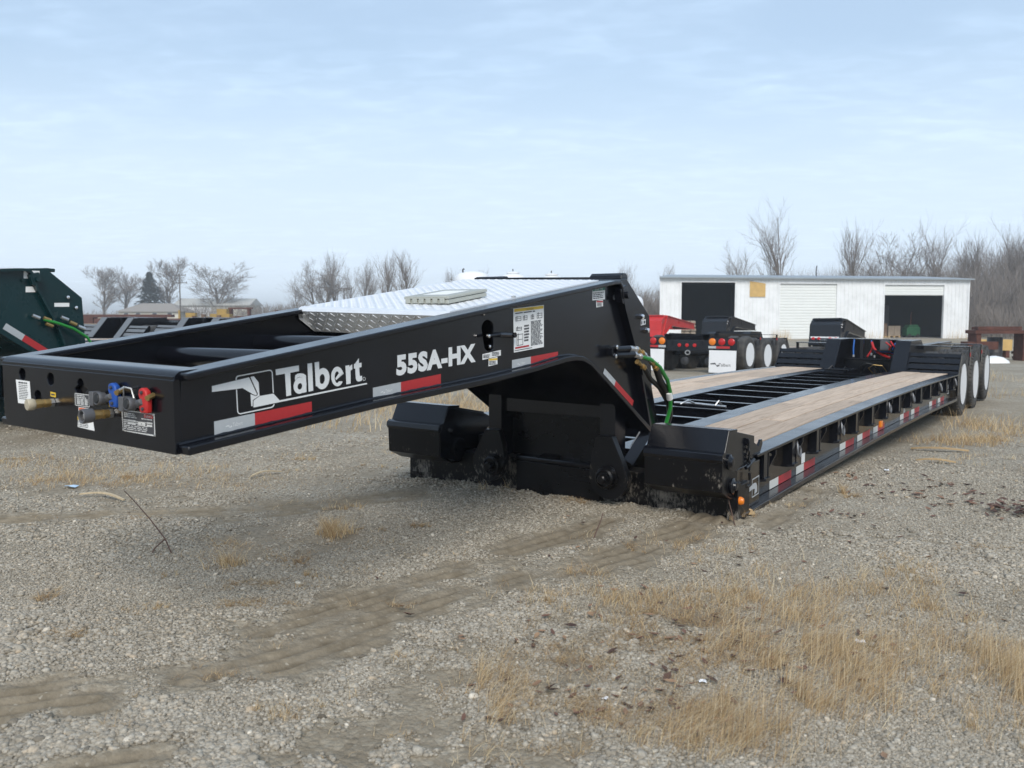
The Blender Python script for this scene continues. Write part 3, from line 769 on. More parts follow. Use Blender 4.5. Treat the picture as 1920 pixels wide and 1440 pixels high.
for pts, lb_ in (([(-1.74, 4.56, .0), (-1.80, 4.60, .10), (-1.90, 4.66, .19), (-1.99, 4.70, .27), (-2.05, 4.74, .31)], 'dark bare twig sticking up from the gravel left of the grass tufts'),
                 ([(1.318, 5.22, .0), (1.30, 5.25, .09), (1.285, 5.26, .15), (1.27, 5.27, .23)], 'thin reddish twig standing in front of the corner lamp'),
                 ([(0.44, 4.89, .0), (0.47, 4.95, .06), (0.50, 5.0, .11), (0.515, 5.02, .15)], 'short dark twig standing in the dirt before the deck beam')):
    z0 = gz(pts[0][0], pts[0][1]) - 0.03
    mb = MB().tube([(x, y, z + z0) for x, y, z in pts], [.0042, .0038, .0032, .0026, .0018][:len(pts)], 5)
    if len(pts) == 5:
        mb.tube([(-1.99, 4.70, .27 + z0), (-2.03, 4.66, .34 + z0)], .002, 4); mb.tube([(-1.80, 4.60, .10 + z0), (-1.84, 4.56, .06 + z0), (-1.86, 4.53, .01 + z0)], .004, 4)
    litter('twig', mb, M['twig'], lb_, 'twig', 'bare twigs')
for (x, y, s, m_, lb_) in ((0.64, 2.94, .014, 'scrap', 'white paper scrap lying in the straw grass'), (0.30, 2.82, .012, 'scrap', 'small white scrap on the gravel left of the straw grass'), (1.31, 3.31, .02, 'scrap', 'crumpled white scrap beside the tall straw grass'), (-3.15, 6.37, .045, 'scrapblue', 'pale blue crumpled plastic lying left behind the gooseneck'), (3.02, 7.22, .03, 'scrap', 'white and red scrap lying near the dead leaves')):
    r = random.Random(int(x * 100)); z = gz(x, y)
    mb = MB(); g_ = [[(x + (i - 1.5) * s * .6, y + (j - 1) * s * .7, z + 0.006 + r.uniform(0, s * .5)) for j in range(3)] for i in range(4)]
    mb.add([p for rr in g_ for p in rr], [(3 * i + j, 3 * i + 3 + j, 3 * i + 4 + j, 3 * i + 1 + j) for i in range(3) for j in range(2)])
    litter('scrap', mb, M[m_], lb_, 'scrap', 'scraps of litter')
mb = MB()
z = gz(1.42, 5.42)
mb.tube([(1.44, 5.46, z), (1.43, 5.47, z + .03), (1.425, 5.475, z + .065)], [.015, .018, .004], 6); mb.add([(1.43, 5.45, z), (1.49, 5.43, z + .01), (1.48, 5.48, z + .03), (1.44, 5.48, z + .04), (1.39, 5.44, z + .02), (1.41, 5.48, z + .05)], [(0, 1, 2, 3), (0, 3, 5, 4)])
litter('dry_husk', mb, M['wood'], 'crumpled tan leaf husk leaning on the front corner of the rail', 'husk')

LOGO = {
 'outline_out': [[(-3.0888,1.0074),(-3.0870,1.0133),(-3.0802,1.0183),(-2.9423,1.0311),(-2.9312,1.0312),(-2.9237,1.0270),(-2.9203,1.0198),(-2.9170,0.9451),(-2.9214,0.9454),(-2.9244,1.0183),(-2.9274,1.0248),(-2.9326,1.0271),(-2.9415,1.0273),(-3.0779,1.0144),(-3.0838,1.0104),(-3.0848,1.0031),(-3.0889,1.0034)]],
 'outline_bot': [[(-3.0841,0.9695),(-3.0815,0.8908),(-3.0784,0.8848),(-3.0718,0.8832),(-2.9304,0.8943),(-2.9227,0.8975),(-2.9190,0.9031),(-2.9145,0.9027),(-2.9174,0.8952),(-2.9274,0.8901),(-3.0719,0.8791),(-3.0801,0.8816),(-3.0857,0.8902),(-3.0883,0.9698)]],
 'neck': [[(-3.1906,0.9881),(-3.0295,1.0092),(-2.9962,0.9468),(-2.9980,0.9428),(-3.0036,0.9425),(-3.0163,0.9483),(-3.0600,0.9725),(-3.0857,0.9710),(-3.1905,0.9679)]],
 'neckr': [[(-3.0244,1.0103),(-3.0081,1.0114),(-2.9872,0.9881),(-2.9843,0.9397),(-3.0157,0.9260),(-3.0167,0.9038),(-3.0231,0.9044),(-3.0253,0.9483),(-3.0050,0.9399),(-2.9951,0.9405),(-2.9918,0.9478)]],
 'base': [[(-3.0127,0.9240),(-2.9834,0.9382),(-2.9193,0.9424),(-2.8906,0.9149),(-2.4211,0.9502),(-2.4184,0.9446),(-3.0134,0.8987)]],
 'T': [[(-2.9066,1.0313),(-2.7920,1.0409),(-2.7911,1.0188),(-2.8355,1.0148),(-2.8330,0.9296),(-2.8568,0.9275),(-2.8615,1.0127),(-2.9053,1.0095)]],
 'l': [[(-2.7481,1.0449),(-2.7241,1.0467),(-2.7202,0.9390),(-2.7448,0.9368)]],
 'bs': [[(-2.7112,1.0483),(-2.6878,1.0498),(-2.6839,0.9568),(-2.7069,0.9547)]],
 'as': [[(-2.7772,1.0011),(-2.7569,1.0025),(-2.7555,0.9361),(-2.7759,0.9343)]],
 'at': [[(-2.8130,0.9949),(-2.8114,1.0041),(-2.8008,1.0089),(-2.7865,1.0103),(-2.7698,1.0079),(-2.7598,1.0019),(-2.7571,0.9927),(-2.7755,0.9901),(-2.7811,0.9959),(-2.7926,0.9966),(-2.8012,0.9935),(-2.8128,0.9841)]],
 'r': [[(-2.5435,1.0269),(-2.5208,1.0289),(-2.5199,1.0204),(-2.5144,1.0270),(-2.5045,1.0312),(-2.5038,1.0111),(-2.5148,1.0063),(-2.5148,0.9532),(-2.5396,0.9514)]],
 't': [[(-2.4656,1.0550),(-2.4649,1.0344),(-2.4504,1.0353),(-2.4502,1.0169),(-2.4642,1.0157),(-2.4614,0.9829),(-2.4559,0.9798),(-2.4481,0.9817),(-2.4479,0.9629),(-2.4586,0.9593),(-2.4730,0.9590),(-2.4817,0.9646),(-2.4849,0.9726),(-2.4874,1.0134),(-2.4945,1.0126),(-2.4947,1.0319),(-2.4881,1.0335)]],
 'e': [[(-2.5555,0.9947),(-2.5585,1.0038),(-2.5633,1.0119),(-2.5697,1.0184),(-2.5772,1.0230),(-2.5853,1.0254),(-2.5937,1.0255),(-2.6018,1.0234),(-2.6092,1.0190),(-2.6153,1.0128),(-2.6200,1.0050),(-2.6228,0.9962),(-2.6236,0.9868),(-2.6225,0.9774),(-2.6194,0.9685),(-2.6145,0.9606),(-2.6081,0.9542),(-2.6006,0.9497),(-2.5924,0.9474),(-2.5840,0.9473),(-2.5759,0.9496),(-2.5686,0.9541),(-2.5624,0.9605),(-2.5623,0.9658),(-2.5819,0.9659),(-2.5846,0.9632),(-2.5886,0.9608),(-2.5930,0.9607),(-2.5971,0.9630),(-2.6005,0.9673),(-2.6031,0.9733),(-2.6044,0.9804),(-2.6043,0.9877),(-2.6030,0.9948),(-2.6004,1.0007),(-2.5969,1.0050),(-2.5927,1.0071),(-2.5884,1.0069),(-2.5844,1.0045),(-2.5810,0.9999),(-2.5801,0.9992),(-2.5999,0.9807),(-2.5975,0.9718),(-2.5541,1.0015)]],
 'b': [[(-2.6324,0.9851),(-2.6340,0.9742),(-2.6380,0.9638),(-2.6442,0.9548),(-2.6522,0.9477),(-2.6614,0.9430),(-2.6712,0.9411),(-2.6808,0.9420),(-2.6897,0.9456),(-2.6972,0.9518),(-2.7029,0.9600),(-2.7063,0.9697),(-2.7073,0.9803),(-2.7058,0.9910),(-2.7019,1.0012),(-2.6959,1.0102),(-2.6880,1.0173),(-2.6790,1.0221),(-2.6693,1.0242),(-2.6596,1.0235),(-2.6506,1.0200),(-2.6429,1.0139),(-2.6371,1.0057),(-2.6335,0.9958)], [(-2.6581,0.9822),(-2.6587,0.9772),(-2.6602,0.9724),(-2.6625,0.9683),(-2.6656,0.9650),(-2.6690,0.9629),(-2.6727,0.9620),(-2.6763,0.9625),(-2.6797,0.9642),(-2.6826,0.9671),(-2.6847,0.9709),(-2.6860,0.9755),(-2.6864,0.9804),(-2.6858,0.9854),(-2.6843,0.9901),(-2.6819,0.9943),(-2.6790,0.9975),(-2.6755,0.9997),(-2.6718,1.0006),(-2.6682,1.0002),(-2.6648,0.9985),(-2.6619,0.9956),(-2.6598,0.9917),(-2.6584,0.9872)]],
 'a': [[(-2.7543,0.9658),(-2.7557,0.9574),(-2.7592,0.9495),(-2.7647,0.9426),(-2.7717,0.9371),(-2.7798,0.9335),(-2.7884,0.9320),(-2.7969,0.9326),(-2.8048,0.9353),(-2.8114,0.9400),(-2.8165,0.9462),(-2.8195,0.9537),(-2.8204,0.9617),(-2.8191,0.9700),(-2.8157,0.9778),(-2.8103,0.9847),(-2.8034,0.9901),(-2.7954,0.9938),(-2.7869,0.9955),(-2.7783,0.9950),(-2.7704,0.9924),(-2.7636,0.9878),(-2.7584,0.9815),(-2.7553,0.9740)], [(-2.7772,0.9609),(-2.7776,0.9577),(-2.7789,0.9547),(-2.7808,0.9520),(-2.7832,0.9499),(-2.7860,0.9485),(-2.7890,0.9479),(-2.7919,0.9482),(-2.7947,0.9492),(-2.7970,0.9511),(-2.7988,0.9535),(-2.7998,0.9564),(-2.8001,0.9595),(-2.7997,0.9627),(-2.7985,0.9657),(-2.7966,0.9684),(-2.7942,0.9705),(-2.7914,0.9719),(-2.7884,0.9725),(-2.7854,0.9723),(-2.7827,0.9712),(-2.7803,0.9694),(-2.7786,0.9670),(-2.7775,0.9641)]],
 'reg': [[(-2.4276,0.9672),(-2.4279,0.9651),(-2.4288,0.9633),(-2.4302,0.9618),(-2.4319,0.9606),(-2.4340,0.9600),(-2.4362,0.9598),(-2.4383,0.9602),(-2.4404,0.9612),(-2.4421,0.9625),(-2.4434,0.9642),(-2.4442,0.9661),(-2.4444,0.9682),(-2.4441,0.9702),(-2.4432,0.9720),(-2.4419,0.9736),(-2.4401,0.9747),(-2.4381,0.9754),(-2.4359,0.9755),(-2.4337,0.9751),(-2.4317,0.9742),(-2.4300,0.9729),(-2.4286,0.9711),(-2.4278,0.9692)], [(-2.4298,0.9673),(-2.4301,0.9657),(-2.4307,0.9642),(-2.4317,0.9630),(-2.4330,0.9621),(-2.4345,0.9615),(-2.4361,0.9614),(-2.4377,0.9617),(-2.4392,0.9624),(-2.4405,0.9635),(-2.4414,0.9649),(-2.4420,0.9664),(-2.4422,0.9680),(-2.4419,0.9697),(-2.4413,0.9711),(-2.4403,0.9724),(-2.4390,0.9733),(-2.4375,0.9738),(-2.4359,0.9739),(-2.4343,0.9736),(-2.4328,0.9729),(-2.4316,0.9718),(-2.4306,0.9705),(-2.4300,0.9689)]],
}

# ------------------------------------------------------------------ lowboy trailers
# own axes of a trailer: x runs rearwards, y across (the near side is negative), z up
TH = 0.5949
TRZ = math.pi / 2 - TH
def bend(u): return 0.0243 * u - 0.0023 * u * u
def bent(x, y, z): return (x, y, z + bend(max(x, 0)) + 0.0114 * (1.295 + y))
def necked(x, y, z): return (x, y, z + 0.018 * (0.6 + y))
def zt(u): return 1.04 + 0.1303 * (u + 3.33)
NB = [(-3.33, 0.770), (-2.42, 0.848), (-1.59, 0.900), (-1.20, 0.932), (-1.0, 0.955), (-0.88, 0.970), (-0.78, 0.974),
      (-0.69, 0.966), (-0.59, 0.932), (-0.46, 0.858), (0.235, 0.450)]
def arc(cx, cy, rx, ry, a0, a1, n):
    return [(cx + rx * math.cos(R(a0 + (a1 - a0) * i / n)), cy + ry * math.sin(R(a0 + (a1 - a0) * i / n))) for i in range(n + 1)]
def circ(cx, cy, r, n=18, ry=None):
    return [(cx + r * math.cos(2 * math.pi * i / n), cy + (ry or r) * math.sin(2 * math.pi * i / n)) for i in range(n)]
def words(s, size, bold=0.0, sx=1.0, space=1.0):
    """lettering as a flat mesh in the xy plane, left aligned on the baseline"""
    cu = bpy.data.curves.new('lettering', 'FONT'); cu.body = s; cu.size = size; cu.offset = bold; cu.space_character = space
    cu.resolution_u = 3
    o = bpy.data.objects.new('lettering', cu); COL.objects.link(o)
    bpy.context.view_layer.update()
    me = bpy.data.meshes.new_from_object(o.evaluated_get(bpy.context.evaluated_depsgraph_get()))
    bpy.data.objects.remove(o); bpy.data.curves.remove(cu)
    for v in me.vertices: v.co.x *= sx
    return me
def place_words(name, s, size, m, parent, org, ax, ay, bold=0.0, sx=1.0, fit=None, space=1.0, tf=None, center=False):
    me = words(s, size, bold, sx, space)
    xs = [v.co.x for v in me.vertices]; k = 1.0
    if fit and xs: k = fit / (max(xs) - min(xs))
    x0 = min(xs) if xs else 0
    if center and xs: x0 = (max(xs) + min(xs)) / 2
    org = Vector(org); ax = Vector(ax); ay = Vector(ay)
    for v in me.vertices:
        p = org + ax * ((v.co.x - x0) * k) + ay * v.co.y
        v.co = tf(*p) if tf else p
    me.materials.clear(); me.materials.append(m)
    me.name = name
    return obj(name, me, m, parent)
def bars(rows, fn):
    """rows of printed matter as small flat strips: (a0,a1,b0,b1)"""
    mb = MB()
    for a0, a1, b0, b1 in rows:
        mb.add([fn(a0, b0), fn(a1, b0), fn(a1, b1), fn(a0, b1)], [(0, 1, 2, 3)])
    return mb
def lines(a0, a1, b0, b1, n, r, fill=0.62, brk=2):
    out = []; h = (b1 - b0) / n
    for i in range(n):
        y = b1 - (i + 0.5) * h
        x = a0
        end = a1 - (a1 - a0) * r.uniform(0, 0.28)
        while x < end - 1e-4:
            w = (a1 - a0) * r.uniform(0.06, 0.3) / brk * 2
            out.append((x, min(end, x + w), y - h * fill / 2, y + h * fill / 2)); x += w + (a1 - a0) * 0.035
    return out

def neck(root, P, full=True):
    """the gooseneck: two webs with flanges, front plate, tread plate cover, legs and pins"""
    r = random.Random(3)
    hole = [(x, z) for x, z in circ(-1.57, 1.155, 0.042, 12)]
    hole = arc(-1.555, 1.165, 0.050, 0.040, 0, 180, 8) + arc(-1.545, 1.085, 0.040, 0.035, 180, 360, 6)
    tail = [(0.235, 0.450), (0.43, 0.500), (0.33, 0.74), (0.28, 1.22), (-0.06, 1.455), (-0.26, 1.438)]
    outer = NB[:-1] + tail + [(-3.31, zt(-3.31) - .003)]
    for sgn in (-1, 1):
        w = MB(); w.prism([outer, hole], 'y', sgn * 0.55, sgn * 0.534); w.xf(necked)
        obj('neck_web', w, P, root, bevel=0.003 if full else 0)
        f = MB(); f.strip([(-3.325, zt(-3.325)), (-2.2, zt(-2.2)), (-1.2, zt(-1.2)), (-0.30, zt(-0.30)), (-0.235, 1.437), (-0.195, 1.40), (-0.175, 1.33)], 0.024, sgn * 0.605, sgn * 0.49)
        f.xf(necked); obj('top_flange', f, P, root, bevel=0.006 if full else 0)
        f = MB(); f.strip([(a, b + 0.03) for a, b in NB], 0.032, sgn * 0.605, sgn * 0.50); f.xf(necked)
        obj('bottom_flange', f, P, root, bevel=0.006 if full else 0, smooth=True)
        g = MB(); g.strip([(-0.175, 1.33), (-0.15, 1.27), (0.045, 0.944), (0.225, 0.49)], 0.018, sgn * 0.602, sgn * 0.552); g.xf(necked)
        obj('rear_gusset', g, P, root)
        # bolts, small bracket on the upper rear corner
        for bx, bz in ((0.135, 1.215), (0.215, 1.125)):
            b = MB(); b.lathe([(0.0, 0.030), (0.016, 0.028), (0.020, 0.016), (0.020, 0.0)], (bx, sgn * 0.55, bz), (0, sgn, 0), 6); b.xf(necked)
            obj('bolt', b, M['chrome'], root, smooth=True)
        ear = MB(); ear.prism([(-0.235, 1.385), (-0.15, 1.415), (-0.125, 1.36), (-0.16, 1.285), (-0.205, 1.30)], 'y', sgn * 0.552, sgn * 0.60); ear.xf(necked)
        obj('lifting_eye', ear, P, root, bevel=0.004)
        for kx, kz, ky, kr in ((-0.165, 1.35, 0.60, 0.022), (-0.27, 1.335, 0.55, 0.016)):
            kn = MB(); kn.cyl((kx, sgn * ky, kz), (kx, sgn * (ky + .025), kz), kr, 12); kn.xf(necked)
            obj('pin_knob', kn, P, root, smooth=True)
        if full:
            r2 = random.Random(8)
            def bead(pts, rr0):
                out = []
                for (x0, z0), (x1, z1) in zip(pts[:-1], pts[1:]):
                    n_ = max(1, int(math.hypot(x1 - x0, z1 - z0) / 0.03))
                    out += [(x0 + (x1 - x0) * i / n_, sgn * 0.552, z0 + (z1 - z0) * i / n_) for i in range(n_)]
                wb = MB().tube(out, [rr0 * r2.uniform(.75, 1.3) for _ in out], 5).xf(necked)
                obj('weld_bead', wb, P, root, smooth=True)
            bead([(a_, b_ + 0.031) for a_, b_ in NB], 0.006)
            bead([(-3.31, zt(-3.31) - .026), (-0.32, zt(-0.32) - .026)], 0.006)
    # front plate with its holes
    hl = [circ(-a, b, 0.024, 14) for a, b in ((-0.403, 0.985), (-0.200, 0.978), (-0.295, 0.906))]
    keyh = [(-0.0 + 0.020 * math.cos(t), 0.972 + 0.020 * math.sin(t)) for t in [R(a) for a in range(-20, 201, 20)]] + [(-0.045, 0.955), (-0.012, 0.922), (0.012, 0.922), (0.040, 0.952)]
    out = [(0.552, 1.03), (0.552, 0.815), (0.535, 0.79), (0.505, 0.775), (-0.552, 0.768), (-0.552, 1.03)]
    fp = MB(); fp.prism([out] + hl + [keyh], 'x', -3.342, -3.318); fp.xf(necked)
    obj('front_plate', fp, P, root, bevel=0.004 if full else 0)
    tr = MB(); tr.strip([(-3.343, 1.015), (-3.338, 1.032), (-3.322, 1.0455), (-3.295, 1.049), (-3.23, 1.052)], 0.02, -0.555, 0.555); tr.xf(necked)
    obj('front_top_rail', tr, P, root, smooth=True)
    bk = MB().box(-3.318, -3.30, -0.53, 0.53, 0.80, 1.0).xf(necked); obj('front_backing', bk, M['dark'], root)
    # inner floor and rear panels close the box
    fl = MB(); fl.strip([(-1.55, 0.935), (-1.2, 0.96), (-1.0, 0.98), (-0.78, 1.0), (-0.59, 0.955), (-0.46, 0.88), (0.22, 0.48)], 0.012, -0.533, 0.533); fl.xf(necked)
    obj('bottom_plate', fl, P, root)
    rp = MB(); rp.strip([(-0.30, 1.436), (-0.07, 1.452), (0.272, 1.215), (0.32, 0.74), (0.42, 0.51)], 0.012, -0.533, 0.533); rp.xf(necked)
    obj('rear_panel', rp, P, root)
    fw = MB().box(-1.60, -1.585, -0.533, 0.533, 0.93, 1.2).xf(necked); obj('bulkhead', fw, P, root)
    tb = MB(); tb.box(-0.03, 0.05, -0.50, 0.66 if full else 0.50, 1.435, 1.466); tb.xf(necked)
    for a, b in ((0.415, 0.66), (-0.50, -0.27)) if full else ():
        tb.prism([(-0.035, 1.455), (-0.03, 1.478), (-0.005, 1.494), (0.03, 1.494), (0.055, 1.478), (0.06, 1.455)], 'y', a, b)
    obj('rear_crossbar', tb, P, root, bevel=0.004)
    for (u, z, rr) in ((-2.62, 1.045, 0.042), (-2.06, 1.085, 0.045)):
        t = MB(); t.cyl((u, -0.534, z), (u, 0.534, z), rr, 18)
        obj('cross_tube', t, P, root, smooth=True)
    t = MB(); t.tube([(-2.33, 0.534, 1.0), (-2.45, 0.2, 0.985), (-2.75, -0.3, 0.97), (-2.9, -0.52, 0.965)], 0.02, 10); obj('wiring_pipe', t, P, root, smooth=True)
    # bright tread plate cover
    def zc(u, y): return zt(u) + 0.008 + 0.025 * (0.5 + y)
    cv = MB(); us = [-1.80 + 0.0 * i for i in range(1)] + [-1.785, -1.76, -1.40, -1.0, -0.6, -0.33]
    def cvp(u, y):
        z = zc(u, y)
        if u < -1.79: z -= 0.006
        return (u, y, z)
    vs = []
    for u in us: vs += [cvp(u, -0.50), cvp(u, 0.52)]
    fs = [(2 * i, 2 * i + 1, 2 * i + 3, 2 * i + 2) for i in range(len(us) - 1)]
    n0 = len(vs); vs += [(-1.806, -0.50, zc(-1.8, -0.5) - 0.022), (-1.806, 0.52, zc(-1.8, 0.52) - 0.022), (-1.69, -0.50, 1.118), (-1.69, 0.52, 1.14)]
    fs += [(0, 1, n0 + 1, n0), (n0, n0 + 1, n0 + 3, n0 + 2)]
    for i in range(len(us) - 1): pass
    # sides hanging down
    for y, k in ((-0.50, 0), (0.52, 1)):
        b = len(vs)
        for u in us: vs.append((u, y, zt(u) - 0.03))
        for i in range(len(us) - 1): fs.append((2 * i + k, 2 * i + 2 + k, b + i + 1, b + i))
        fs.append((n0 + k, k, b)); fs.append((n0 + k, b, n0 + 2 + k))
    cv.add(vs, fs)
    co = obj('tread_plate_cover', cv, M['alu'], root)
    if full:
        lug = MB()
        def add_lug(c, a, b, nrm, L, W, H):
            q = [c + a * L, c + b * W, c - a * L, c - b * W, c + nrm * H + a * L * .45, c + nrm * H - a * L * .45]
            lug.add([p[:] for p in q], [(0, 1, 4), (0, 4, 3), (1, 2, 5, 4), (3, 4, 5, 2)])
        px = 0.0315
        for i in range(int(1.45 / px)):
            for j in range(int(1.0 / px)):
                u = -1.77 + (i + 0.5) * px; y = -0.485 + (j + 0.5) * px
                s = 1 if (i + j) % 2 else -1
                a = Vector((0.7071, s * 0.7071, 0.092)).normalized(); b = Vector((-s * 0.7071, 0.7071, -s * .09)).normalized()
                add_lug(Vector((u, y, zc(u, y) + 0.0003)), a, b, Vector((-0.13, 0, 1)).normalized(), 0.0155, 0.0038, 0.0022)
        d = Vector((0.116, 0, -0.125)); L_ = d.length; dn = d.normalized()
        nn = Vector((-dn.z * -1, 0, 0)); nn = Vector((dn.z, 0, -dn.x)).normalized()
        pf = 0.037
        for i in range(int(L_ / pf)):
            for j in range(int(1.0 / pf)):
                y = -0.485 + (j + 0.5) * pf
                c0 = Vector((-1.806, y, zc(-1.8, y) - 0.022)) + dn * ((i + 0.5) * pf) + nn * 0.0004
                s = 1 if (i + j) % 2 else -1
                a = (dn * 0.7071 + Vector((0, s * 0.7071, 0))).normalized(); b = nn.cross(a)
                add_lug(c0, a, b, nn, 0.0175, 0.0045, 0.0032)
        lo = obj('tread_lugs', lug, M['alu'], co, fixn=False); lo['kind'] = 'stuff'
        # document case lying on the cover
        du = Vector((1, 0, 0.13)).normalized(); up = Vector((-0.13, 0, 1)).normalized()
        O0 = Vector((-1.58, -0.325, zc(-1.58, -0.18)))
        def dp(a, b, h): return (O0 + du * a + Vector((0, b, 0)) + up * h)[:]
        bx = MB().box(0, 0.335, 0, 0.285, 0.002, 0.024).xf(dp)
        case = obj('document_case', bx, M['boxgrey'], root, bevel=0.004)
        obj('case_lid', MB().box(-0.004, 0.339, -0.004, 0.289, 0.026, 0.042).xf(dp), M['boxgrey'], case, bevel=0.005)
        obj('case_sheet', MB().box(0.07, 0.26, 0.06, 0.22, 0.0422, 0.0428).xf(dp), M['doc'], case)
        for k in range(6):
            obj('case_latch', MB().box(-0.011, -0.003, 0.018 + k * 0.045, 0.048 + k * 0.045, 0.008, 0.034).xf(dp), M['boxgrey'], case, bevel=0.002)
        for k, (a, y) in enumerate(((-1.05, 0.505), (-0.5, 0.505), (-1.23, -0.485), (-1.75, 0.505))):
            b = MB(); b.lathe([(0.012, 0), (0.012, 0.008), (0.0, 0.010)], (a, y, zc(a, y)), (0, 0, 1), 8); obj('cover_screw', b, M['steel'], root, smooth=True)
    # legs standing on the deck beam, with hook plates and pin bosses
    for yc in (-0.450, 0.425):
        lg = MB().box(-0.11, 0.04, yc - 0.054, yc + 0.054, 0.26, 0.93)
        leg = obj('neck_leg', lg, P, root, bevel=0.004)
        hp = MB(); s = -1 if yc < 0 else 1
        pts = arc(yc - s * 0.0 + s * 0.03, 0.205, 0.135, 0.135, 180, 360, 14)
        pts = [(yc + 0.03 * s - 0.10, 0.42), (yc + 0.03 * s - 0.135, 0.205)] + pts[1:] + [(yc + 0.03 * s + 0.10, 0.42)]
        if s < 0: pts = [(yc - 0.175, 0.20)] + arc(yc - 0.03, 0.20, 0.14, 0.14, 190, 370, 14) + [(yc + 0.09, 0.34), (yc + 0.055, 0.46), (yc - 0.055, 0.46), (yc - 0.10, 0.36)]
        else: pts = arc(yc + 0.03, 0.215, 0.135, 0.135, 170, 370, 14) + [(yc + 0.10, 0.36), (yc + 0.055, 0.44), (yc - 0.055, 0.44), (yc - 0.09, 0.34)]
        hp.prism(pts, 'x', -0.15, -0.095)
        hk = obj('hook_plate', hp, M['muddy'], root, bevel=0.004)
        bo = MB(); cy, cz = yc - 0.028, 0.20
        bo.lathe([(0.075, 0), (0.078, 0.012), (0.066, 0.03), (0.064, 0.055), (0.052, 0.062), (0.048, 0.05)], (-0.15, cy, cz), (-1, 0, 0), 24)
        obj('pin_boss', bo, M['black_low'], hk, smooth=True)
        bo = MB(); bo.lathe([(0.030, 0), (0.030, 0.085), (0.022, 0.092)], (-0.16, cy, cz), (-1, 0, 0), 8)
        obj('pin_bolt', bo, M['black_low'], hk, smooth=True)
    cp = MB().box(-0.075, -0.055, -0.395, 0.37, 0.565, 0.95); obj('cross_panel', cp, P, root, bevel=0.003)
    bp = MB().box(0.03, 0.05, -0.39, 0.37, 0.26, 0.60); obj('well_back_plate', bp, M['black_low'], root)
    for s in (-1, 1):
        am = MB(); am.tube([(-0.02, s * 0.54, 0.27), (0.26, s * 0.55, 0.46)], 0.05, 4); am.tube([(0.02, s * 0.50, 0.24), (0.30, s * 0.52, 0.42)], 0.03, 8)
        obj('brace_arm', am, P, root)
        bb = MB(); bb.lathe([(0.014, 0), (0.014, 0.02), (0.0, 0.024)], (0.245, s * 0.552, 0.55), (0, s, 0), 8); obj('tail_bolt', bb, M['chrome'], root, smooth=True)

def reflect_tape(root, org, ax, ay, n=None, wl_=0.178, rl=0.279, h=0.0508, wm='tapegrey', logo=True, eps=0.0008, tf=None):
    org = Vector(org); ax = Vector(ax).normalized(); ay = Vector(ay).normalized(); nn = ax.cross(ay)
    f = lambda a, b: (org + ax * a + ay * b + nn * eps)
    g = (lambda a, b: tf(*f(a, b))) if tf else (lambda a, b: f(a, b)[:])
    t = obj('reflective_tape', MB().sheet([(0, 0), (wl_, 0), (wl_, h), (0, h)], g), M[wm], root, fixn=False)
    obj('red_stripe', MB().sheet([(wl_, 0), (wl_ + rl, 0), (wl_ + rl, h), (wl_, h)], g), M['tapered'], t, fixn=False)
    if logo:
        o2 = org + nn * (eps + 0.0006)
        mk = [(0.048, 0.026), (0.062, 0.028), (0.066, 0.020), (0.069, 0.020), (0.070, 0.024), (0.074, 0.024), (0.076, 0.019), (0.066, 0.017), (0.060, 0.024), (0.048, 0.023)]
        obj('tape_mark', MB().sheet(mk, lambda a, b: tf(*(o2 + ax * a + ay * b)) if tf else (o2 + ax * a + ay * b)[:]), M['vinyl'], t, fixn=False)
        place_words('tape_lettering', 'Talbert', 0.02, M['vinyl'], t, o2 + ax * 0.078 + ay * 0.019, ax, ay, bold=0.0, fit=0.044, tf=tf)
    return t

def sticker(root, corners, m, name='sticker', nrm=(0, -1, 0), eps=0.0009):
    nrm = Vector(nrm)
    mb = MB(); mb.add([(Vector(c) + nrm * eps)[:] for c in corners], [tuple(range(len(corners)))])
    return obj(name, mb, m, root, fixn=False)

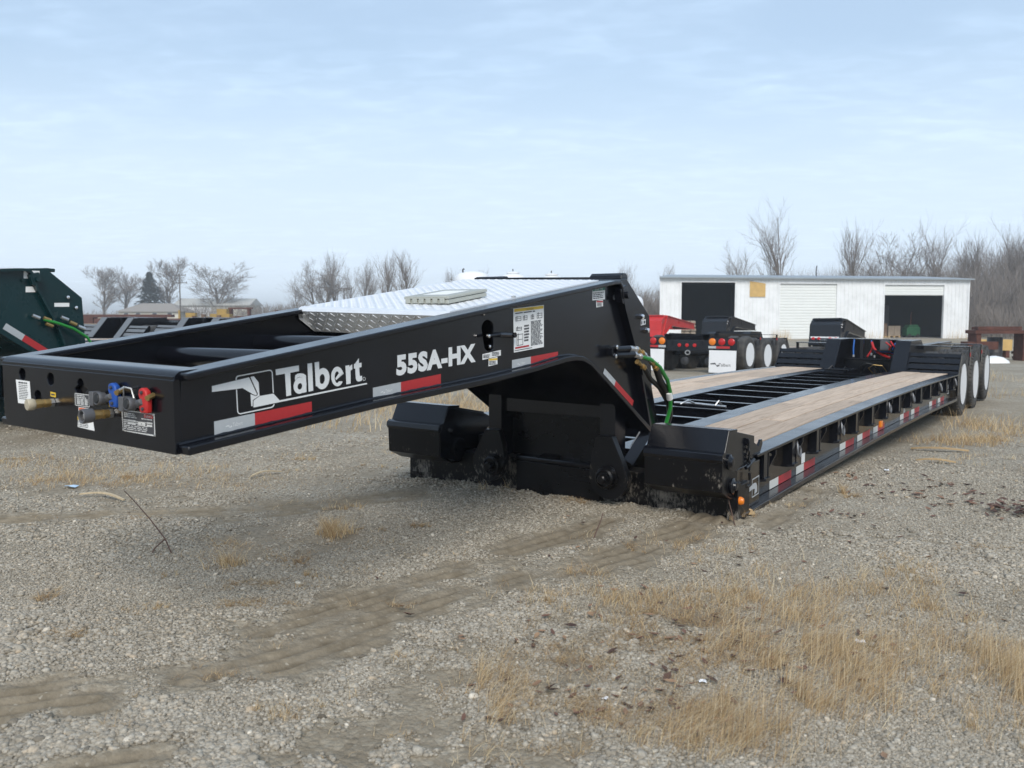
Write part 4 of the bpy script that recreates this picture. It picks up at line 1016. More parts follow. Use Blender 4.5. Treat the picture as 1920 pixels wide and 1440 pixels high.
def neck_decals(root):
    YW = -0.55
    T = lambda a, b, e=0.0009: necked(a, YW - e, b)
    r = random.Random(5)
    order = ['outline_out', 'outline_bot', 'neck', 'neckr', 'base']
    lm = MB()
    for i, k in enumerate(order):
        lm.sheet(LOGO[k], lambda a, b, e=0.0009 + 0.0002 * i: T(a, b, e))
    obj('gooseneck_emblem', lm, M['vinyl'], root, fixn=False)
    for k, nm in (('T', ['T']), ('a', ['a', 'as', 'at']), ('l', ['l']), ('b', ['b', 'bs']), ('e', ['e']), ('r', ['r']), ('t', ['t']), ('reg', ['reg'])):
        lm = MB()
        for i, q in enumerate(nm): lm.sheet(LOGO[q], lambda a, b, e=0.0009 + 0.0003 * i: T(a, b, e))
        obj('letter' if k != 'reg' else 'registered_mark', lm, M['vinyl'], root, fixn=False)
    place_words('number_lettering', '55SA-HX', 0.112, M['vinyl'], root, (-2.235, YW - 0.001, 0.974), (1, 0, 0.062), (0.0, 0, 1), bold=0.0062, fit=0.577, tf=necked, space=1.10)
    sl = Vector((1, 0, 0.072)).normalized()
    for u, z in ((-3.185, 0.814), (-2.384, 0.876)):
        reflect_tape(root, (u, YW, z), (1, 0, 0.072), (0, 0, 1), tf=necked)
    reflect_tape(root, (-1.343, YW, 0.947), (1, 0, 0.062), (0, 0, 1), tf=necked)
    d = Vector((0.40, 0, -0.232)).normalized()
    reflect_tape(root, (-0.365, YW, 0.862), d, (-d.z, 0, d.x), wl_=0.17, rl=0.29, tf=necked)
    # caution sheet
    st = sticker(root, [T(*p, 0.0006) for p in ((-1.325, 1.036), (-1.035, 1.056), (-1.036, 1.283), (-1.331, 1.262))], M['label'], 'caution_sheet', eps=0)
    def q(a, b): # 0..1 across the sheet
        x = -1.329 + 0.293 * a; z = 1.036 + 0.02 * a + 0.227 * b
        return T(x, z, 0.0016)
    obj('yellow_band', bars([(0.02, 0.98, 0.915, 0.985)], q), M['yellow'], st, fixn=False)
    place_words('caution_lettering', 'CAUTION', 0.013, M['ink'], st, T(-1.215, 1.2525, 0.002), (1, 0, 0.07), (0, 0, 1), fit=0.075)
    obj('red_band', bars([(0.05, 0.5, 0.075, 0.115)], q), M['tapered'], st, fixn=False)
    rows = lines(0.56, 0.97, 0.08, 0.66, 22, r) + lines(0.05, 0.95, 0.86, 0.90, 1, r)
    for (x0, x1, z0, z1) in ((0.06, 0.24, 0.70, 0.80), (0.30, 0.44, 0.70, 0.80), (0.56, 0.66, 0.70, 0.80), (0.76, 0.94, 0.70, 0.82), (0.08, 0.26, 0.48, 0.56), (0.10, 0.30, 0.14, 0.40)):
        rows += [(x0, x1, z0, z0 + .012), (x0, x1, z1 - .012, z1), (x0, x0 + .012, z0, z1), (x1 - .012, x1, z0, z1), (x0 + .04, x0 + .055, z0, z1 + .02), (x0, x1, (z0 + z1) / 2, (z0 + z1) / 2 + .01)]
    rows += lines(0.34, 0.52, 0.2, 0.6, 6, r) + [(0.03, 0.6, 0.03, 0.045)]
    obj('print', bars(rows, q), M['ink'], st, fixn=False)
    # two-part safety stickers
    s1 = sticker(root, [T(*p, 0.0006) for p in ((-1.601, 1.010), (-1.443, 1.026), (-1.443, 1.054), (-1.601, 1.038))], M['label'], eps=0)
    obj('print', bars(lines(-1.595, -1.53, 1.018, 1.036, 3, r) + lines(-1.52, -1.45, 1.026, 1.046, 3, r), lambda a, b: T(a, b, 0.0016)), M['ink'], s1, fixn=False)
    s2 = sticker(root, [T(*p, 0.0006) for p in ((-1.550, 0.976), (-1.473, 0.983), (-1.473, 1.020), (-1.550, 1.013))], M['label'], eps=0)
    obj('yellow_band', bars([(-1.548, -1.475, 1.004, 1.014)], lambda a, b: T(a, b, 0.0014)), M['yellow'], s2, fixn=False)
    obj('print', bars(lines(-1.545, -1.48, 0.982, 1.002, 3, r), lambda a, b: T(a, b, 0.0016)), M['ink'], s2, fixn=False)
    s3 = sticker(root, [T(*p, 0.0006) for p in ((-0.499, 1.313), (-0.343, 1.322), (-0.344, 1.394), (-0.499, 1.380))], M['label'], eps=0)
    obj('green_band', bars([(-0.497, -0.345, 1.366, 1.388)], lambda a, b: T(a, b + 0.07 * (a + 0.5), 0.0014)), M['labgreen'], s3, fixn=False)
    obj('print', bars(lines(-0.49, -0.36, 1.318, 1.360, 4, r, 0.5), lambda a, b: T(a, b + 0.07 * (a + 0.5), 0.0016)), M['ink'], s3, fixn=False)
    place_words('safety_lettering', 'Safety First', 0.02, M['inkpale'], s3, T(-0.47, 1.372, 0.0017), (1, 0, 0.07), (0, 0, 1), fit=0.10)
    s4 = sticker(root, [T(*p, 0.0006) for p in ((-0.450, 1.272), (-0.366, 1.280), (-0.368, 1.318), (-0.452, 1.312))], M['label'], eps=0)
    obj('red_band', bars([(-0.448, -0.37, 1.303, 1.312)], lambda a, b: T(a, b, 0.0014)), M['tapered'], s4, fixn=False)
    obj('print', bars(lines(-0.44, -0.376, 1.278, 1.302, 3, r), lambda a, b: T(a, b, 0.0016)), M['ink'], s4, fixn=False)
    s5 = sticker(root, [T(*p, 0.0006) for p in ((0.150, 1.158), (0.222, 1.166), (0.222, 1.198), (0.150, 1.192))], M['label'], eps=0)
    obj('print', bars([(0.155, 0.17, 1.165, 1.185), (0.19, 0.215, 1.170, 1.19)], lambda a, b: T(a, b, 0.0016)), M['ink'], s5, fixn=False)
    # lock handle in the keyhole slot
    lh = MB(); lh.tube([(-1.60, YW - 0.03, 1.128), (-1.50, YW - 0.034, 1.135)], 0.008, 8); lh.tube([(-1.50, YW - 0.03, 1.133), (-1.36, YW - 0.012, 1.128)], 0.013, 8); lh.cyl((-1.355, YW, 1.128), (-1.355, YW - 0.03, 1.128), 0.014, 10)
    obj('lock_handle', lh, M['black'], root, smooth=True)
    b = MB(); b.lathe([(0.009, 0), (0.009, 0.012), (0, 0.014)], (-1.60, YW - 0.03, 1.128), (0, -1, 0), 8); b.lathe([(0.008, 0), (0.008, 0.01), (0, 0.012)], (-1.55, YW - 0.001, 1.075), (0, -1, 0), 8); b.lathe([(0.007, 0), (0.007, 0.01), (0, 0.012)], (-1.60, YW - 0.001, 1.235), (0, -1, 0), 8)
    obj('lock_bolt', b, M['chrome'], root, smooth=True)
    # hydraulic fittings and hoses at the rear
    fb = MB(); fb.box(-0.33, -0.28, YW - 0.05, YW, 0.985, 1.03); fb.tube([(-0.30, YW - 0.05, 1.02), (-0.16, YW - 0.075, 1.022)], 0.019, 10); fb.tube([(-0.30, YW - 0.055, 0.985), (-0.12, YW - 0.085, 0.985)], 0.021, 10)
    obj('hose_bracket', fb, M['black'], root, bevel=0.003)
    for k, (a, c) in enumerate((((-0.31, 1.035), (-0.29, 1.035)), ((-0.32, 0.98), (-0.30, 0.98)))):
        b = MB(); b.lathe([(0.014, 0), (0.014, 0.018), (0.0, 0.02)], (a[0], YW - 0.052, a[1]), (0, -1, 0), 6); obj('bracket_bolt', b, M['chrome'], root, smooth=True)
    def fit(p, q_, mm, r0):
        b = MB(); p = Vector(p); q_ = Vector(q_); d_ = q_ - p
        b.tube([p, p + d_ * .3], r0 * 1.15, 6); b.tube([p + d_ * .3, p + d_ * .7], r0 * .8, 10); b.tube([p + d_ * .7, q_], r0 * 1.2, 6)
        obj('hose_fitting', b, M[mm], root)
    fit((-0.16, YW - .075, 1.022), (-0.07, YW - .08, 1.015), 'steel', .017)
    fit((-0.07, YW - .08, 1.015), (0.0, YW - .09, 0.985), 'brass', .017)
    fit((0.0, YW - .09, 0.985), (0.10, YW - .10, 0.935), 'steel', .015)
    fit((0.10, YW - .10, 0.935), (0.18, YW - .10, 0.88), 'brass', .018)
    fit((-0.12, YW - .085, 0.985), (-0.03, YW - .09, 0.968), 'steel', .017)
    fit((-0.04, YW - .07, 0.935), (0.05, YW - .08, 0.89), 'brass', .015)
    gh = MB(); gh.tube([(-0.03, -0.64, 0.968), (0.08, -0.655, 0.945), (0.20, -0.665, 0.89), (0.32, -0.665, 0.80), (0.41, -0.65, 0.70), (0.455, -0.63, 0.60), (0.46, -0.60, 0.50), (0.43, -0.57, 0.40), (0.36, -0.55, 0.30), (0.28, -0.55, 0.22), (0.2, -0.56, 0.16)], 0.0135, 10)
    obj('green_hose', gh, M['hosegreen'], root, smooth=True)
    bh = MB(); bh.tube([(0.18, -0.65, 0.88), (0.28, -0.63, 0.80), (0.36, -0.625, 0.745), (0.46, -0.615, 0.65), (0.515, -0.60, 0.55), (0.50, -0.575, 0.44), (0.44, -0.56, 0.34), (0.34, -0.54, 0.24)], 0.022, 10)
    bh.tube([(0.05, -0.63, 0.89), (0.2, -0.60, 0.81), (0.34, -0.60, 0.745), (0.47, -0.60, 0.64)], 0.016, 8)
    obj('black_hose', bh, M['rubber'], root, smooth=True)
    wr = MB(); wr.tube([(0.395, -0.642, 0.712), (0.43, -0.635, 0.665)], 0.0235, 10, ); obj('hose_tag', wr, M['label'], root, smooth=True)

    # ---- the front plate: air couplings, sockets, stickers
    XF = -3.342
    F = lambda v, z, e=0.001: necked(XF - e, -v, z)
    w1 = sticker(root, [F(*p) for p in ((-0.451, 0.961), (-0.441, 0.869), (-0.342, 0.870), (-0.348, 0.960))], M['label'], eps=0)
    obj('print', bars(lines(-0.43, -0.36, 0.885, 0.945, 9, r, 0.4) + lines(-0.43, -0.36, 0.945, 0.957, 1, r, .5), lambda a, b: F(a, b, 0.0018)), M['ink'], w1, fixn=False)
    w2 = sticker(root, [F(*p) for p in ((-0.037, 0.937), (-0.033, 0.890), (0.057, 0.889), (0.058, 0.935))], M['ink'], 'data_sticker', eps=0)
    bd = [(-0.036, 0.056, 0.9335, 0.936), (-0.033, 0.056, 0.890, 0.8925), (-0.036, -0.0325, 0.8915, 0.936), (0.0535, 0.057, 0.8915, 0.935)]
    obj('print', bars(bd + lines(-0.025, 0.045, 0.918, 0.932, 2, r, .5) + [(a, a + 0.02, z, z + 0.003) for a in (-0.024, 0.0, 0.026) for z in (0.896, 0.9005, 0.905, 0.9095, 0.914)], lambda a, b: F(a, b, 0.0018)), M['inkpale'], w2, fixn=False)
    w3 = sticker(root, [F(*p) for p in ((-0.015, 0.886), (-0.026, 0.811), (0.083, 0.806), (0.066, 0.886))], M['label'], 'warning_sticker', eps=0)
    obj('orange_band', bars([(-0.013, 0.06, 0.874, 0.884)], lambda a, b: F(a, b, 0.0016)), M['orange'], w3, fixn=False)
    obj('yellow_band', bars([(-0.024, 0.07, 0.838, 0.851)], lambda a, b: F(a, b, 0.0016)), M['yellow'], w3, fixn=False)
    place_words('caution_lettering', 'CAUTION', 0.011, M['ink'], w3, F(0.0, 0.8405, 0.0022), (0, -1, 0), (0, 0, 1), fit=0.045)
    obj('print', bars(lines(-0.005, 0.055, 0.855, 0.872, 3, r, .45) + lines(-0.02, 0.06, 0.812, 0.836, 4, r, .45), lambda a, b: F(a, b, 0.0018)), M['ink'], w3, fixn=False)
    w4 = sticker(root, [F(*p) for p in ((0.254, 0.899), (0.257, 0.823), (0.445, 0.820), (0.443, 0.897))], M['inkpale'], 'name_plate', eps=0)
    obj('plate_field', bars([(0.259, 0.4395, 0.8255, 0.894)], lambda a, b: F(a, b, 0.0015)), M['ink'], w4, fixn=False)
    obj('plate_mark', bars([(0.385, 0.435, 0.880, 0.892)], lambda a, b: F(a, b, 0.0019)), M['tapered'], w4, fixn=False)
    place_words('plate_lettering', 'Talbert', 0.014, M['inkpale'], w4, F(0.386, 0.8815, 0.0024), (0, -1, 0), (0, 0, 1), fit=0.046)
    pr = lines(0.27, 0.345, 0.872, 0.890, 3, r, .5) + lines(0.37, 0.435, 0.871, 0.879, 1, r, .4) + lines(0.265, 0.435, 0.829, 0.866, 6, r, .42)
    for z in (0.86, 0.851): pr += [(0.29, 0.335, z, z + .006), (0.35, 0.39, z - .002, z + .004), (0.40, 0.43, z, z + .006)]
    obj('print', bars(pr, lambda a, b: F(a, b, 0.0019)), M['inkpale'], w4, fixn=False)
    for a, b in ((0.259, 0.895), (0.438, 0.893), (0.262, 0.827), (0.440, 0.824)):
        q_ = MB(); q_.lathe([(0.004, 0), (0.003, 0.003), (0, 0.0035)], F(a, b), (-1, 0, 0), 8); obj('rivet', q_, M['steel'], root, smooth=True)
    # capped air lines, brass body standing forward from the plate
    def plug(v, z, capped):
        p = Vector(necked(XF, -v, z)); d_ = Vector((-0.985, 0.10, -0.02)).normalized()
        b = MB(); b.tube([p, p + d_ * .014], 0.0165, 6); o = obj('air_connector', b, M['steel'], root)
        b = MB(); b.tube([p + d_ * .012, p + d_ * .045], 0.0150, 14); b.tube([p + d_ * .028, p + d_ * .036], 0.0175, 6); b.tube([p + d_ * .045, p + d_ * .072], 0.0170, 8)
        obj('brass_body', b, M['brass'], o, smooth=True)
        if capped:
            b = MB(); b.tube([p + d_ * .070, p + d_ * .076, p + d_ * .094, p + d_ * .097], [0.0195, 0.0215, 0.0215, 0.0195], 20); obj('plug_cap', b, M['cap'], o, smooth=True)
        else:
            b = MB(); b.lathe([(0.017, 0.068), (0.024, 0.071), (0.0255, 0.08), (0.0255, 0.108), (0.0235, 0.110), (0.018, 0.107), (0.018, 0.092), (0.0, 0.092)], p, d_, 22); obj('socket_collar', b, M['castgrey'], o, smooth=True)
            b = MB(); b.lathe([(0.0, 0.102), (0.008, 0.101), (0.010, 0.092)], p, d_, 12); obj('socket_pin', b, M['chrome'], o, smooth=True)
        y1 = sticker(root, [F(v - 0.018, z + 0.022), F(v + 0.019, z + 0.020), F(v + 0.019, z + 0.038), F(v - 0.018, z + 0.040)], M['yellow'], 'tag_plate', eps=0)
        obj('print', bars([(v - 0.012, v + 0.012, z + 0.027, z + 0.033)], lambda a, b_: F(a, b_, 0.002)), M['ink'], y1, fixn=False)
        return o
    plug(-0.185, 0.890, True); plug(0.195, 0.880, False)
    # gladhand couplings
    def glad(v, z, cm):
        p = Vector(necked(XF, -v, z))
        g = bpy.data.objects.new('air_coupling', None); COL.objects.link(g); g.parent = root
        # coloured handle plate edge on, standing out from the front plate
        def gp(a, b, t): return (p.x - 0.012 - a, p.y - t, p.z + b)
        pl = [(0.0, -0.018), (0.012, -0.036), (0.03, -0.036), (0.034, -0.012), (0.055, 0.0), (0.055, 0.018), (0.034, 0.022), (0.034, 0.038), (0.012, 0.042), (0.0, 0.028)]
        b = MB(); b.prism([(-0.022, -0.040), (0.014, -0.040), (0.020, -0.018), (0.012, 0.0), (0.022, 0.02), (0.018, 0.040), (0.0, 0.047), (-0.018, 0.036), (-0.024, 0.01)], 'x', p.x - 0.030, p.x - 0.008)
        b.xf(lambda x, y, zz: (x, y * 1.1 + p.y, zz * 1.0 + p.z)); obj('coupling_handle', b, M[cm], g, bevel=0.005, smooth=True)
        for dy_, dz_ in ((0.0, 0.03), (-0.004, -0.025)):
            b = MB(); b.lathe([(0.006, 0), (0.006, 0.006), (0, 0.007)], (p.x - 0.030, p.y + dy_, p.z + dz_), (-1, 0, 0), 8); obj('coupling_bolt', b, M['ink'], g)
        c0 = Vector((p.x - 0.036, p.y + 0.064, p.z - 0.012))
        ax = Vector((-0.90, 0.05, 0.1)).normalized()
        b = MB(); b.lathe([(0.017, -0.021), (0.022, -0.016), (0.0235, 0.0), (0.023, 0.009), (0.0205, 0.013), (0.019, 0.010)], c0, ax, 24)
        b.tube([c0 + Vector((0.02, -0.02, 0.0)), (p.x - 0.03, p.y - 0.0, p.z)], [0.015, 0.011], 12)
        b.box(c0.x - 0.012, c0.x + 0.02, c0.y + 0.022, c0.y + 0.048, c0.z - 0.026, c0.z + 0.024)
        obj('coupling_body', b, M['castgrey'], g, smooth=True, bevel=0.003)
        b = MB(); b.lathe([(0.0195, 0.007), (0.015, 0.015), (0.0, 0.016)], c0, ax, 24); obj('rubber_seal', b, M['rubber'], g, smooth=True)
        b = MB(); b.tube([(p.x, p.y - 0.020, p.z + 0.02), (p.x - 0.03, p.y - 0.028, p.z + 0.012)], 0.010, 8); obj('coupling_elbow', b, M['brass'], g, smooth=True)
    glad(0.243, 0.946, 'gblue'); glad(0.420, 0.940, 'gred')
    b = MB(); b.tube([necked(XF, -0.315, 0.975), necked(XF - 0.03, -0.32, 0.982), necked(XF - 0.035, -0.30, 0.972)], 0.004, 6); b.tube([necked(XF - .03, -0.315, 0.983), necked(XF - .02, -0.345, 0.978), necked(XF - .02, -0.36, 0.945)], 0.003, 6)
    b.tube([necked(XF - .03, -0.315, 0.983), necked(XF - .02, -0.30, 0.95)], 0.0025, 6)
    obj('dust_cover_clip', b, M['steel'], root, smooth=True)

def front_corner(root, P, s, full=True):
    """the flip-up ramp over one front corner of the deck (s = -1 near side)"""
    lo_, hi_ = (-1.275, -0.785) if s < 0 else (0.80, 1.275)
    up = MB(); up.strip([(-0.225, 0.425), (-0.155, 0.560), (-0.02, 0.552)], 0.016, lo_, hi_); up.xf(bent)
    rp = obj('gooseneck_ramp', up, P, root, bevel=0.003)
    bar = MB(); bar.strip([(-0.262, 0.375), (-0.275, 0.395), (-0.268, 0.425), (-0.24, 0.437), (-0.215, 0.432)], 0.02, lo_ - 0.004, hi_ + 0.004); bar.xf(bent)
    obj('ramp_bend_bar', bar, P, rp, smooth=True)
    lw = MB(); lw.strip([(-0.255, 0.205), (-0.262, 0.385)], 0.016, lo_, hi_); lw.strip([(-0.02, 0.135), (-0.12, 0.145), (-0.255, 0.205)], 0.014, lo_, hi_); lw.xf(bent)
    obj('ramp_lower_plate', lw, M['muddy'], rp, bevel=0.003)
    side = [(-0.155, 0.560), (0.28, 0.472), (0.28, 0.43), (0.36, 0.395), (0.40, 0.43), (0.43, 0.43), (0.44, 0.40), (0.40, 0.355), (-0.05, 0.30), (-0.17, 0.33), (-0.235, 0.40)]
    for y in (lo_, hi_ - 0.016):
        sp = MB().prism(side, 'y', y, y + 0.016).xf(bent); obj('ramp_side_plate', sp, P, rp, bevel=0.003)
        l2 = MB().prism([(-0.255, 0.385), (-0.25, 0.205), (-0.02, 0.14), (0.0, 0.30)], 'y', y + 0.002, y + 0.018).xf(bent); obj('ramp_leg_plate', l2, M['muddy'], rp, bevel=0.003)
    yf = hi_ - 0.010 if s < 0 else lo_ - 0.006
    ip = MB().prism([(-0.02, 0.14), (-0.25, 0.205), (-0.25, 0.385), (-0.155, 0.545), (0.28, 0.46), (0.44, 0.39), (0.44, 0.16)], 'y', yf, yf + 0.016).xf(bent); obj('ramp_inner_plate', ip, P, rp, bevel=0.003)
    ip = MB().prism(circ(-0.05, 0.245, 0.075, 18), 'y', yf - 0.02 if s > 0 else yf + 0.02, yf).xf(bent); obj('pivot_disc', ip, P, rp, bevel=0.003)
    kn = MB(); ye = lo_ if s < 0 else hi_
    kn.lathe([(0.045, 0), (0.045, 0.012), (0.03, 0.018), (0.022, 0.030), (0.0, 0.032)], (-0.16, ye, 0.375), (0, s, 0), 20); kn.xf(bent)
    obj('hinge_knob', kn, P, rp, smooth=True)
    yi = hi_ if s < 0 else lo_
    kn = MB(); kn.lathe([(0.032, 0), (0.032, 0.012), (0.0, 0.016)], (-0.15, yi, 0.37), (0, -s, 0), 20); kn.xf(bent); obj('hinge_knob', kn, P, rp, smooth=True)
    if s < 0:
        kn = MB(); kn.lathe([(0.046, 0), (0.048, 0.015), (0.03, 0.022), (0.024, 0.035), (0.0, 0.038)], (-0.11, ye, 0.225), (0, s, 0), 20); kn.xf(bent); obj('hinge_knob', kn, P, root, smooth=True)
        cp = MB().box(-0.055, 0.0, -1.297, -1.23, -0.03, 0.235).xf(bent); obj('corner_post', cp, M['muddy'], root, bevel=0.004)
        lp = MB(); lp.lathe([(0.020, 0), (0.020, 0.012), (0.014, 0.026), (0.0, 0.030)], (-0.028, -1.297, 0.125), (0, -1, 0), 16); lp.v = [(x, y, 0.125 + (z - 0.125) * 1.25) for x, y, z in lp.v]; lp.xf(bent)
        obj('marker_lamp', lp, M['amber'], root, smooth=True)
        # latch chain hanging from the side plate
        ch = MB()
        def loop(c, ry, rz, tilt):
            ch.tube([(c[0] + ry * math.cos(t) * math.cos(tilt), c[1] + ry * math.cos(t) * math.sin(tilt) - 0.0, c[2] + rz * math.sin(t)) for t in [2 * math.pi * i / 10 for i in range(11)]], 0.005, 6, cap=False)
        z = 0.455
        for k in range(6):
            loop((0.13 + 0.006 * k, ye - 0.010 - 0.004 * (k % 2), z), 0.012, 0.022, 0.2 if k % 2 else 1.1); z -= 0.032
        ch.tube([(0.165, ye - 0.012, 0.26), (0.17, ye - 0.015, 0.215), (0.15, ye - 0.018, 0.19), (0.11, ye - 0.018, 0.185), (0.09, ye - 0.018, 0.195)], 0.009, 8)
        ch.xf(bent); obj('latch_chain', ch, M['black_low'], rp, smooth=True)
        lt = MB(); lt.box(0.12, 0.15, ye - 0.02, ye, 0.445, 0.475); lt.tube([(0.10, ye - 0.012, 0.30), (0.24, ye - 0.012, 0.33)], 0.012, 8); lt.xf(bent); obj('latch_bracket', lt, P, rp)

UEND = 8.62
def deck(root, P, full=True):
    fb = MB().box(0.0, 0.16, -1.293, 1.293, -0.06, 0.215).xf(bent)
    obj('front_beam', fb, M['muddy'] if full else P, root, bevel=0.004)
    cap = MB().box(-0.045, 0.24, -0.37, 0.30, 0.205, 0.245).xf(bent); obj('beam_cap', cap, P, root, bevel=0.012)
    fr = MB().box(-0.045, -0.002, -0.36, 0.29, -0.05, 0.205).xf(bent); obj('beam_front_plate', fr, M['black_low'], root, bevel=0.004)
    if full:
        sl = MB(); sl.box(-0.048, -0.0455, -0.275, -0.165, 0.150, 0.153); sl.box(-0.048, -0.0455, -0.275, -0.165, 0.118, 0.121); sl.xf(bent); obj('weld_seam', sl, M['black'], root)
        tw = MB().prism([(-0.05, 0.245), (0.25, 0.31), (0.25, 0.245)], 'y', -0.02, 0.12).xf(bent); obj('guide_wedge', tw, M['black_low'], root)
    for s in (-1, 1):
        ys = lambda a, b: (min(s * a, s * b), max(s * a, s * b))
        a, b = ys(0.385, 0.560)
        obj('inner_rail', MB().box(0.05, UEND, a, b, 0.338, 0.353, 24).xf(bent), P, root, bevel=0.003)
        a, b = ys(0.40, 0.42)
        obj('inner_web', MB().box(0.12, UEND, a, b, 0.02, 0.338, 24).xf(bent), P, root)
        a, b = ys(1.155, 1.293)
        obj('outer_rail', MB().box(0.30, UEND, a, b, 0.335, 0.353, 24).xf(bent), P, root, bevel=0.003)
        a, b = ys(1.19, 1.210)
        obj('outer_web', MB().box(0.05, UEND, a, b, 0.03, 0.335, 24).xf(bent), M['panel'] if full else P, root)
        a, b = ys(1.145, 1.295)
        obj('bottom_rail', MB().box(0.0, UEND - 0.1, a, b, -0.012, 0.026, 24).xf(bent), M['railpaint'] if full else P, root, bevel=0.006)
        # boards, three across
        cuts = {0: [0.30, 3.05, 5.9, UEND], 1: [0.30, 1.85, 4.6, 7.1, UEND], 2: [0.30, 3.65, 6.4, UEND]}
        for k, (v0, v1) in enumerate(((0.564, 0.791), (0.803, 0.971), (0.983, 1.149))):
            a, b = ys(v0, v1)
            for i in range(len(cuts[k]) - 1):
                x0, x1 = cuts[k][i] + 0.003, cuts[k][i + 1] - 0.003
                j = random.uniform(-0.003, 0.003)
                obj('deck_plank', MB().box(x0, x1, a, b, 0.315, 0.356 + j, max(2, int((x1 - x0) / 0.4))).xf(bent), M['plank'], root, bevel=0.003 if full else 0)
        a, b = ys(0.57, 1.14)
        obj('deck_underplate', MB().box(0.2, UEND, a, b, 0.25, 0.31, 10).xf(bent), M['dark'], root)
        if not full: continue
        # outriggers under the deck edge, bent rings on some of them
        if s < 0:
            post = MB(); post.box(-0.065, 0.01, -1.278, -1.211, 0.165, 0.333); post.box(0.014, 0.024, -1.282, -1.211, 0.16, 0.333)
            foot = MB(); foot.prism([(-0.11, -1.211), (-0.11, -1.255), (-0.06, -1.292), (0.03, -1.292), (0.075, -1.255), (0.075, -1.211)], 'z', 0.150, 0.166)
            gus = MB().prism([[(-1.211, 0.333), (-1.300, 0.333), (-1.300, 0.305), (-1.230, 0.16), (-1.211, 0.16)], circ(-1.233, 0.285, 0.013, 8), circ(-1.262, 0.300, 0.011, 8), circ(-1.229, 0.235, 0.010, 8)], 'x', 0.10, 0.112)
            ring = MB(); ring.tube([(0.03, -1.272, 0.315), (0.03, -1.285, 0.29), (0.01, -1.292, 0.26), (0.015, -1.295, 0.225), (0.045, -1.297, 0.205), (0.075, -1.295, 0.225), (0.08, -1.292, 0.255), (0.065, -1.288, 0.275)], 0.0085, 8)
            pm = post.mesh('outrigger', P); fm = foot.mesh('foot_plate', P); gm = gus.mesh('gusset', P); rm = ring.mesh('ring', M['ring'], True)
            for k in range(14):
                u = 0.53 + 0.6 * k
                loc = (u, 0, bend(u))
                o = obj('outrigger', pm, P, root, loc=loc)
                obj('foot_plate', fm, P, o); obj('gusset', gm, P, o)
                if k in (1, 3, 6, 8, 11, 13): obj('lashing_ring', rm, M['ring'], o, loc=(0.0, 0, 0))
    for k in range(15):
        u = 0.53 + 0.605 * k
        if u > 8.3: break
        if k == 0 and not full: continue
        cm = MB().box(u - 0.028, u + 0.028, -0.40, 0.40, 0.328, 0.340).xf(bent)
        obj('cross_member', cm, P if P is not M['red'] else M['black'], root)
        obj('cross_web', MB().box(u - 0.006, u + 0.006, -0.40, 0.40, 0.06, 0.328).xf(bent), P, root)
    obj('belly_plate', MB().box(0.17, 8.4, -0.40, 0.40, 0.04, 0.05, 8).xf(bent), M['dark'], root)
    if full:
        tl = MB(); tl.tube([(2.42, -0.28, 0.36), (2.46, 0.05, 0.365), (2.44, 0.22, 0.362)], 0.012, 6); tl.tube([(2.3, 0.10, 0.37), (2.36, 0.05, 0.40), (2.43, 0.02, 0.37)], 0.009, 6); tl.tube([(2.36, -0.2, 0.37), (2.40, -0.22, 0.41), (2.47, -0.22, 0.37)], 0.008, 6)
        tl.xf(bent); obj('tie_down_bar', tl, M['steel'], root, smooth=True)
        tapes = [0.788, 1.389, 2.611, 3.218, 3.843, 5.089, 5.700, 6.846, 7.463]
        for u in tapes:
            reflect_tape(root, (u, -1.2105, 0.030), (1, 0, 0), (0, 0, 1), wl_=0.19, rl=0.292, h=0.058, wm='tapewhite', logo=False, tf=bent)
        for u in (1.51, 5.26):
            st = sticker(root, [bent(u, -1.211, 0.092), bent(u + 0.09, -1.211, 0.092), bent(u + 0.09, -1.211, 0.165), bent(u, -1.211, 0.165)], M['label'], 'sticker')
        st = sticker(root, [bent(8.2, -1.211, 0.10), bent(8.34, -1.211, 0.10), bent(8.34, -1.211, 0.27), bent(8.2, -1.211, 0.27)], M['label'], 'sticker')
        lp = MB().box(3.78, 3.86, -1.295, -1.27, 0.10, 0.16).xf(bent); obj('marker_lamp', lp, M['amber'], root, bevel=0.006)
        obj('side_panel', MB().box(0.0, 0.43, -1.262, -1.211, 0.028, 0.30).xf(bent), M['panel'], root, bevel=0.003)
        e = MB()
        def el(a, b): return bent(a + 0.075, -1.2630, b)
        e.sheet([[(0.215, 0.075), (0.345, 0.080), (0.345, 0.200), (0.215, 0.195)], [(0.222, 0.083), (0.338, 0.087), (0.338, 0.192), (0.222, 0.188)]], el)
        e.sheet([(0.13, 0.145), (0.25, 0.165), (0.29, 0.160), (0.31, 0.135), (0.31, 0.10), (0.26, 0.088), (0.265, 0.125), (0.22, 0.13), (0.13, 0.12)], lambda a, b: bent(a + 0.075, -1.2633, b))
        obj('side_emblem', e, M['tapegrey'], root, fixn=False)

